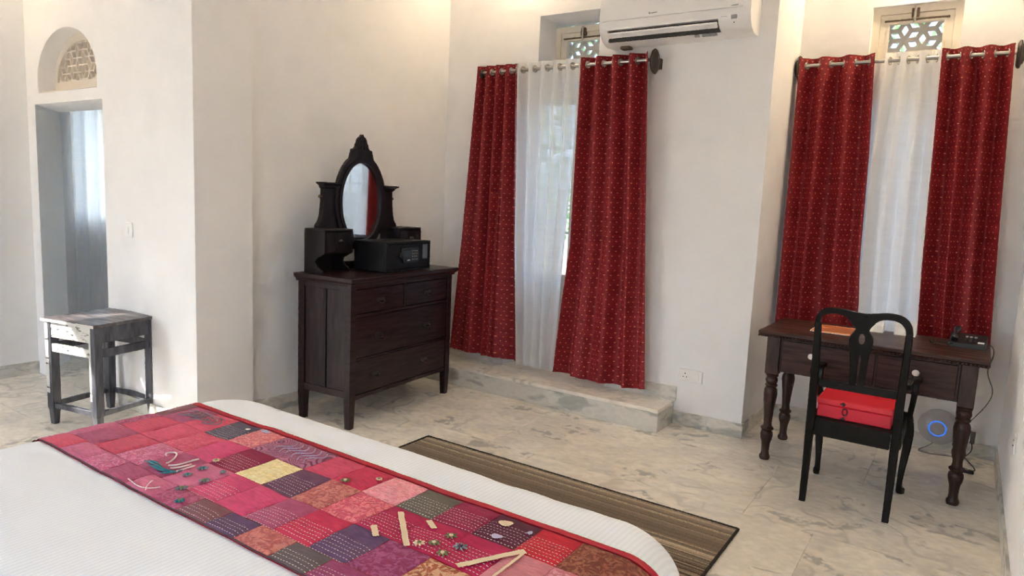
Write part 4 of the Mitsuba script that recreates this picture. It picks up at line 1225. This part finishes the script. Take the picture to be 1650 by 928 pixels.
# things on the desk
br = thing('brochure', 'shiny copper coloured folder lying on the left of the desk', 'folder')
fo = [(-0.742, 4.352), (-0.527, 4.345), (-0.535, 4.640), (-0.742, 4.642)]
m1 = extrude(Polygon(fo), 0.004)
v, f = V(m1)
put('cover', (v + [0, 0, KH + 0.0008], f), 'm_copper', br)
put('pages', (V(extrude(Polygon(fo).buffer(-0.004), 0.0028))[0] + [-0.008, -0.004, KH + 0.0006], V(extrude(Polygon(fo).buffer(-0.004), 0.0028))[1]), 'm_paper', br)


def tent_card(label, x, y, w, h, rz, group):
    k = thing('tent_card', label, 'card', group)
    for s_ in (-1, 1):
        p = np.array([[-w / 2, s_ * 0.030, 0], [w / 2, s_ * 0.030, 0], [w / 2, 0, h], [-w / 2, 0, h]])
        p2 = p + [0, s_ * 0.0012, 0]
        m = trimesh.convex.convex_hull(np.vstack([p, p2]))
        put('leaf', mv(m, (x, y, KH + 0.0005), rz=rz), 'm_paper', k)
    return k


tent_card('white folded card standing on the desk, left of the two behind the chair back', -0.440, 4.66, 0.112, 0.078, -0.02, None)
tent_card('white folded card standing on the desk nearer the telephone', -0.270, 4.66, 0.112, 0.082, -0.02, None)

ph = thing('telephone', 'black desk telephone with handset on the right end of the desk', 'telephone')
MP = np.eye(4)
pa = -0.06
MP[:2, :2] = [[math.cos(pa), -math.sin(pa)], [math.sin(pa), math.cos(pa)]]
MP[:3, 3] = [-0.050, 4.475, KH]
Q = lambda n, m, mat='m_black', p=ph, **k: put(n, m, mat, p, MP, **k)
wedge = trimesh.convex.convex_hull(np.array([(0, 0, 0.001), (0.175, 0, 0.001), (0.175, 0.19, 0.001), (0, 0.19, 0.001), (0, 0, 0.024), (0.175, 0, 0.024), (0.175, 0.19, 0.056), (0, 0.19, 0.056)]))
Q('base', wedge)
hs = spline([(0.028, 0.008, 0.040), (0.026, 0.05, 0.058), (0.026, 0.10, 0.068), (0.026, 0.15, 0.076), (0.028, 0.19, 0.078)], 20)
hh = Q('handset', tube(hs, [0.016, 0.019, 0.019, 0.018, 0.015, 0.012, 0.011, 0.011, 0.011, 0.011, 0.011, 0.011, 0.011, 0.011, 0.012, 0.015, 0.018, 0.019, 0.019, 0.016], 14), 'm_black', smooth=40)
for i in range(3):
    for j in range(4):
        x, y = 0.072 + i * 0.021, 0.040 + j * 0.026
        Q('button', bx(x, x + 0.014, y, y + 0.014, 0.0235 + y * 0.168, 0.031 + y * 0.168, 0.002), 'm_key' if j == 3 else 'm_black_gloss')
Q('number_card', bx(0.136, 0.166, 0.030, 0.052, 0.0285, 0.0345, 0.0005), 'm_paper', label='small white label')
th = np.linspace(0, 2 * PI * 9, 130)
cl = spline([(0.02, -0.002, 0.016), (-0.03, -0.035, 0.009), (-0.075, -0.01, 0.009), (-0.07, 0.06, 0.009), (-0.02, 0.085, 0.010), (-0.004, 0.05, 0.012)], 130)
cl = cl + np.stack([0.004 * np.cos(th), 0 * th, 0.004 * np.sin(th)], 1)
Q('cord', tube(cl, 0.0028, 6), 'm_black', smooth=True)

# ------------------------------------------------------------------ chair
c = thing('armchair', 'black wooden open armchair with pierced splat pulled up to the desk', 'chair')
CY = 3.745
rake = lambda z: -0.055 * max(0, (z - 0.45)) / 0.55 - 0.0 * z
outer = spline([(-0.609, 0.60), (-0.6115, 0.80), (-0.612, 0.93), (-0.603, 0.995), (-0.577, 1.027), (-0.530, 1.038), (-0.444, 1.031), (-0.400, 1.026), (-0.357, 1.030), (-0.258, 1.040), (-0.210, 1.020), (-0.187, 0.985), (-0.182, 0.92), (-0.178, 0.80), (-0.172, 0.60)], 120)
lo = spline([(-0.568, 0.66), (-0.578, 0.80), (-0.585, 0.943), (-0.578, 0.990), (-0.532, 1.010), (-0.475, 1.002), (-0.440, 0.968), (-0.425, 0.940), (-0.440, 0.915), (-0.449, 0.892), (-0.446, 0.850), (-0.438, 0.780), (-0.431, 0.66)], 90)
ro_ = spline([(-0.3655, 0.66), (-0.358, 0.78), (-0.350, 0.850), (-0.344, 0.900), (-0.352, 0.922), (-0.364, 0.940), (-0.352, 0.968), (-0.328, 0.996), (-0.279, 1.009), (-0.235, 0.998), (-0.213, 0.968), (-0.210, 0.941), (-0.207, 0.80), (-0.209, 0.66)], 90)
hole_ = affinity.scale(Point(-0.394, 0.898).buffer(1, 24), 0.0145, 0.026)
gap_ = Polygon([(-0.4035, 0.66), (-0.3925, 0.66), (-0.3885, 0.80), (-0.394, 0.822), (-0.4015, 0.80)])


def bent(poly, th_, y0):
    """Upright board in the xz plane, cut into bands and leaned back with the rake."""
    v, f = xz(extrude(poly, th_), y0)
    tm = trimesh.Trimesh(v, f, process=True)
    tm = tm.subdivide_to_size(0.05)
    v = np.array(tm.vertices)
    v[:, 1] += np.array([rake(z) for z in v[:, 2]])
    return v, np.array(tm.faces)


full = Polygon(outer)
back = full.difference(unary_union([Polygon(lo), Polygon(ro_), hole_, gap_]))
crest_p = back.intersection(sbox(-1, 0.955, 1, 2))
splat_p = back.intersection(sbox(-0.46, 0.655, -0.335, 0.955))
put('crest_rail', bent(crest_p, 0.026, CY - 0.013), 'm_chair', c, smooth=30)
put('splat', bent(splat_p, 0.016, CY - 0.008), 'm_chair', c, smooth=30, label='pierced vase-shaped splat')
for sx, xo, xi in ((-1, -0.612, -0.582), (1, -0.182, -0.209)):
    top_ = back.intersection(sbox(-1, 0.60, -0.5, 0.956)) if sx < 0 else back.intersection(sbox(-0.3, 0.60, 1, 0.956))
    x_f = -0.592 if sx < 0 else -0.206
    pts = [(x_f, CY - 0.02, 0.0), (x_f + 0.002 * sx, CY + 0.004, 0.25), (x_f + 0.002 * sx, CY + 0.0, 0.45), ((xo + xi) / 2 + 0.004 * -sx, CY + rake(0.70), 0.70)]
    pts = spline(pts, 24)
    pts2 = np.array([((xo + xi) / 2, CY + rake(0.956), 0.956)])
    P = spline(np.vstack([pts[::6], pts[-1:], pts2]), 40)
    put('rear_leg', beam(P, np.interp(P[:, 2], [0, 0.4, 0.65, 0.956], [0.030, 0.040, 0.038, 0.030]), np.interp(P[:, 2], [0, 0.4, 0.956], [0.030, 0.040, 0.026])), 'm_chair', c)
put('back_rail', bx(-0.575, -0.200, CY - 0.026, CY + 0.0, 0.622, 0.660, 0.004), 'm_chair', c)
put('seat', bx(-0.60, -0.180, CY + 0.02, 4.20, 0.435, 0.455, 0.006), 'm_chair', c)
put('seat_rail', bx(-0.572, -0.226, CY - 0.014, CY + 0.012, 0.362, 0.452, 0.003), 'm_chair', c)
put('seat_rail', bx(-0.60, -0.172, 4.165, 4.195, 0.365, 0.434, 0.003), 'm_chair', c)
for x in (-0.603, -0.203):
    put('seat_rail', bx(x, x + 0.024, CY + 0.018, 4.165, 0.365, 0.434, 0.003), 'm_chair', c)
for sx, x in ((-1, -0.600), (1, -0.182)):
    P = spline([(x, 4.172, 0.432), (x + 0.012 * sx, 4.186, 0.34), (x + 0.006 * sx, 4.176, 0.20), (x - 0.002 * sx, 4.158, 0.07), (x, 4.166, 0.022), (x + 0.008 * sx, 4.198, 0.014)], 40)
    w_ = np.interp(np.linspace(0, 1, 40), [0, 0.2, 0.8, 0.93, 1.0], [0.046, 0.048, 0.026, 0.030, 0.034])
    put('front_leg', beam(P, w_, w_), 'm_chair', c)
    A = spline([(x + 0.004 * sx, CY + rake(0.68) + 0.006, 0.690), (x + 0.018 * sx, 3.90, 0.690), (x + 0.026 * sx, 4.02, 0.668), (x + 0.024 * sx, 4.115, 0.660)], 30)
    ak = put('arm', beam(A, np.interp(np.linspace(0, 1, 30), [0, 0.6, 1], [0.028, 0.036, 0.052]), np.linspace(0.024, 0.026, 30)), 'm_chair', c)
    put('arm_support', beam(spline([(x + 0.022 * sx, 4.10, 0.652), (x + 0.022 * sx, 4.085, 0.60), (x + 0.014 * sx, 4.10, 0.50), (x + 0.006 * sx, 4.125, 0.40)], 24), 0.028, 0.030), 'm_chair', ak)

# red box on the chair seat
rb = thing('red_box', 'bright red lidded box with a dark ring pull lying on the chair seat', 'box')
BXa, BXb, BYa, BYb = -0.572, -0.232, 3.772, 4.075
put('tray', bx(BXa, BXb, BYa, BYb, 0.4555, 0.522, 0.004), 'm_red_box', rb)
put('lid', bx(BXa - 0.004, BXb + 0.004, BYa - 0.004, BYb + 0.004, 0.5235, 0.555, 0.005), 'm_red_lid', rb)
put('ring_pull', mv((lambda m: (V(m)[0] * [1.25, 0.8, 1], V(m)[1]))(trimesh.creation.torus(0.014, 0.0028, major_sections=24, minor_sections=8)), (-0.442, BYa - 0.003, 0.500), M=rotto((0, 1, 0))), 'm_black', rb, smooth=True)
put('clasp', join(bx(-0.466, -0.440, BYa - 0.006, BYa - 0.003, 0.536, 0.542, 0.001), bx(-0.456, -0.446, BYa - 0.007, BYa - 0.003, 0.530, 0.548, 0.001)), 'm_black', rb)
put('clasp', join(bx(-0.462, -0.436, BYa - 0.0025, BYa + 0.001, 0.460, 0.465, 0.001), bx(-0.453, -0.443, BYa - 0.0025, BYa + 0.001, 0.4565, 0.472, 0.001)), 'm_black', rb)

# ------------------------------------------------------------------ blue-ringed device on the recess wall, charger and cables
dv = thing('wall_light_device', 'round white glossy device with a glowing blue ring low on the recess wall', 'device')
pc = (-0.050, 0.163)
prof = [(0, 0.0), (0.100, 0.0), (0.112, 0.010), (0.116, 0.026), (0.110, 0.046), (0.092, 0.066), (0.062, 0.080), (0.030, 0.086), (0, 0.087)]
put('housing', mv(lathe(prof, 48), (pc[0], YW2 - 0.0155, pc[1]), M=rotto((0, -1, 0))), 'm_white_gloss', dv, smooth=True)
scene['m_white_gloss'] = two({'type': 'principled', 'base_color': rgb((0.40, 0.385, 0.39)), 'roughness': 0.12, 'clearcoat': 1.0})
rk = put('light_ring', mv(trimesh.creation.torus(0.047, 0.0055, major_sections=48, minor_sections=10), (pc[0] - 0.003, YW2 - 0.0155 - 0.0815, pc[1]), M=rotto((0, 1, 0))), 'm_black', dv, smooth=True, label='glowing blue ring')
scene[rk]['emitter'] = {'type': 'area', 'radiance': rgb((0.0022, 0.011, 0.046))}
put('wall_mount', bx(pc[0] - 0.05, pc[0] + 0.05, YW2 - 0.0150, YW2 - 0.0005, pc[1] - 0.05, pc[1] + 0.05, 0.002), 'm_white_plastic', dv)

put('telephone_cable', tube(spline([(0.150, 4.62, 0.81), (0.170, 4.64, 0.77), (0.155, 4.66, 0.66), (0.185, 4.72, 0.56), (0.19, 4.80, 0.47), (0.145, 4.92, 0.34), (0.125, 5.02, 0.28), (0.12, 5.13, 0.24)], 60), 0.0028, 6), 'm_cable', smooth=True,
    label='thin grey cable hanging from the right end of the desk', cat='cable')
cg = thing('charger', 'dark plug-in charger with a looped cable behind the right desk leg', 'charger')
put('plug_body', bx(0.10, 0.160, YW2 - 0.045, YW2 - 0.0005, 0.135, 0.205, 0.005), 'm_white_plastic', cg)
put('adapter', bx(0.125, 0.152, YW2 - 0.075, YW2 - 0.046, 0.10, 0.175, 0.004), 'm_cable', cg)
put('cable', tube(spline([(0.135, 5.10, 0.11), (0.11, 5.04, 0.03), (0.06, 4.98, 0.012), (0.10, 4.86, 0.010), (0.16, 4.84, 0.010), (0.12, 4.93, 0.04), (0.09, 5.02, 0.07), (0.115, 5.09, 0.14)], 70), 0.0030, 6), 'm_black', cg, smooth=True)
put('cable_clip', bx(0.07, 0.16, 4.79, 4.815, 0.0005, 0.014, 0.002), 'm_black', cg)
put('power_cable', tube(spline([(-0.07, 5.10, 0.06), (-0.10, 5.09, 0.03), (-0.14, 5.06, 0.006), (-0.05, 5.03, 0.006), (0.06, 5.06, 0.006)], 40), 0.0025, 6), 'm_cable', smooth=True,
    label='short grey cable below the blue-ringed device', cat='cable')


# ------------------------------------------------------------------ wall lamps above the frame (the warm light) 
def wall_lamp(label, x, y, z, out, power, col=(1.0, 0.76, 0.48)):
    k = thing('wall_lamp', label, 'lamp', 'wall lamps near the ceiling')
    o = np.asarray(out, float)
    p = np.array([x, y, z])
    put('back_plate', mv(lathe([(0, 0), (0.05, 0), (0.045, 0.012), (0.0, 0.014)], 24), p + o * 0.001, M=rotto(o)), 'm_brass', k, smooth=35)
    put('arm', rod(p + o * 0.012, p + o * 0.085, 0.008, 10), 'm_brass', k)
    g = put('globe', mv(trimesh.creation.icosphere(3, 0.055), p + o * 0.135), 'm_lamp_glass', k, smooth=True)
    a = 4 * PI * 0.055 ** 2
    scene[g]['emitter'] = {'type': 'area', 'radiance': rgb([power * c_ / (PI * a) for c_ in col])}


LAMP = 1.35
wall_lamp('globe wall lamp above the first window', -2.95, YW, 3.36, (0, -1, 0), LAMP * 0.75)
wall_lamp('globe wall lamp above the second window', -0.35, YW2, 3.22, (0, -1, 0), LAMP * 1.0)
wall_lamp('globe wall lamp on the far left wall', XLEFT, 1.55, 3.15, (1, 0, 0), LAMP * 0.5)


# ------------------------------------------------------------------ outside: ground and trees
struct('ground_outside', cut((-40, 40, -40, 40, -0.3, -0.13)), 'm_earth', label='bare ground outside the house')


def tree(label, x, y, h, rad, nleaf, seed):
    r_ = np.random.default_rng(seed)
    k = thing('tree', label, 'tree', 'trees outside the windows')
    put('trunk', tube(spline([(x, y, -0.13), (x + 0.05, y, h * 0.3), (x - 0.04, y + 0.03, h * 0.7)], 12), np.linspace(0.11, 0.05, 12), 10), 'm_bark', k, smooth=True)
    d_ = r_.normal(size=(nleaf, 3))
    d_ /= np.linalg.norm(d_, axis=1, keepdims=True)
    cpos = np.array([x, y, h * 0.62]) + d_ * (r_.uniform(0.25, 1, nleaf) ** 0.5)[:, None] * np.array([rad, rad * 0.7, h * 0.42])
    a = r_.normal(size=(nleaf, 3))
    a /= np.linalg.norm(a, axis=1, keepdims=True)
    b_ = np.cross(a, r_.normal(size=(nleaf, 3)))
    b_ /= np.linalg.norm(b_, axis=1, keepdims=True)
    s_ = r_.uniform(0.05, 0.10, nleaf)[:, None]
    vv = np.stack([cpos - a * s_, cpos + b_ * s_ * 0.45, cpos + a * s_, cpos - b_ * s_ * 0.45], 1).reshape(-1, 3)
    ff = np.arange(nleaf * 4).reshape(-1, 4)
    key = put('foliage', (vv, ff), 'm_leaf', k)
    labels[key] = {'kind': 'stuff'}


tree('leafy tree outside the first window', -4.6, 8.6, 4.4, 1.5, 2200, 1)
tree('leafy tree outside the second window', -0.5, 9.2, 4.6, 1.5, 2200, 2)
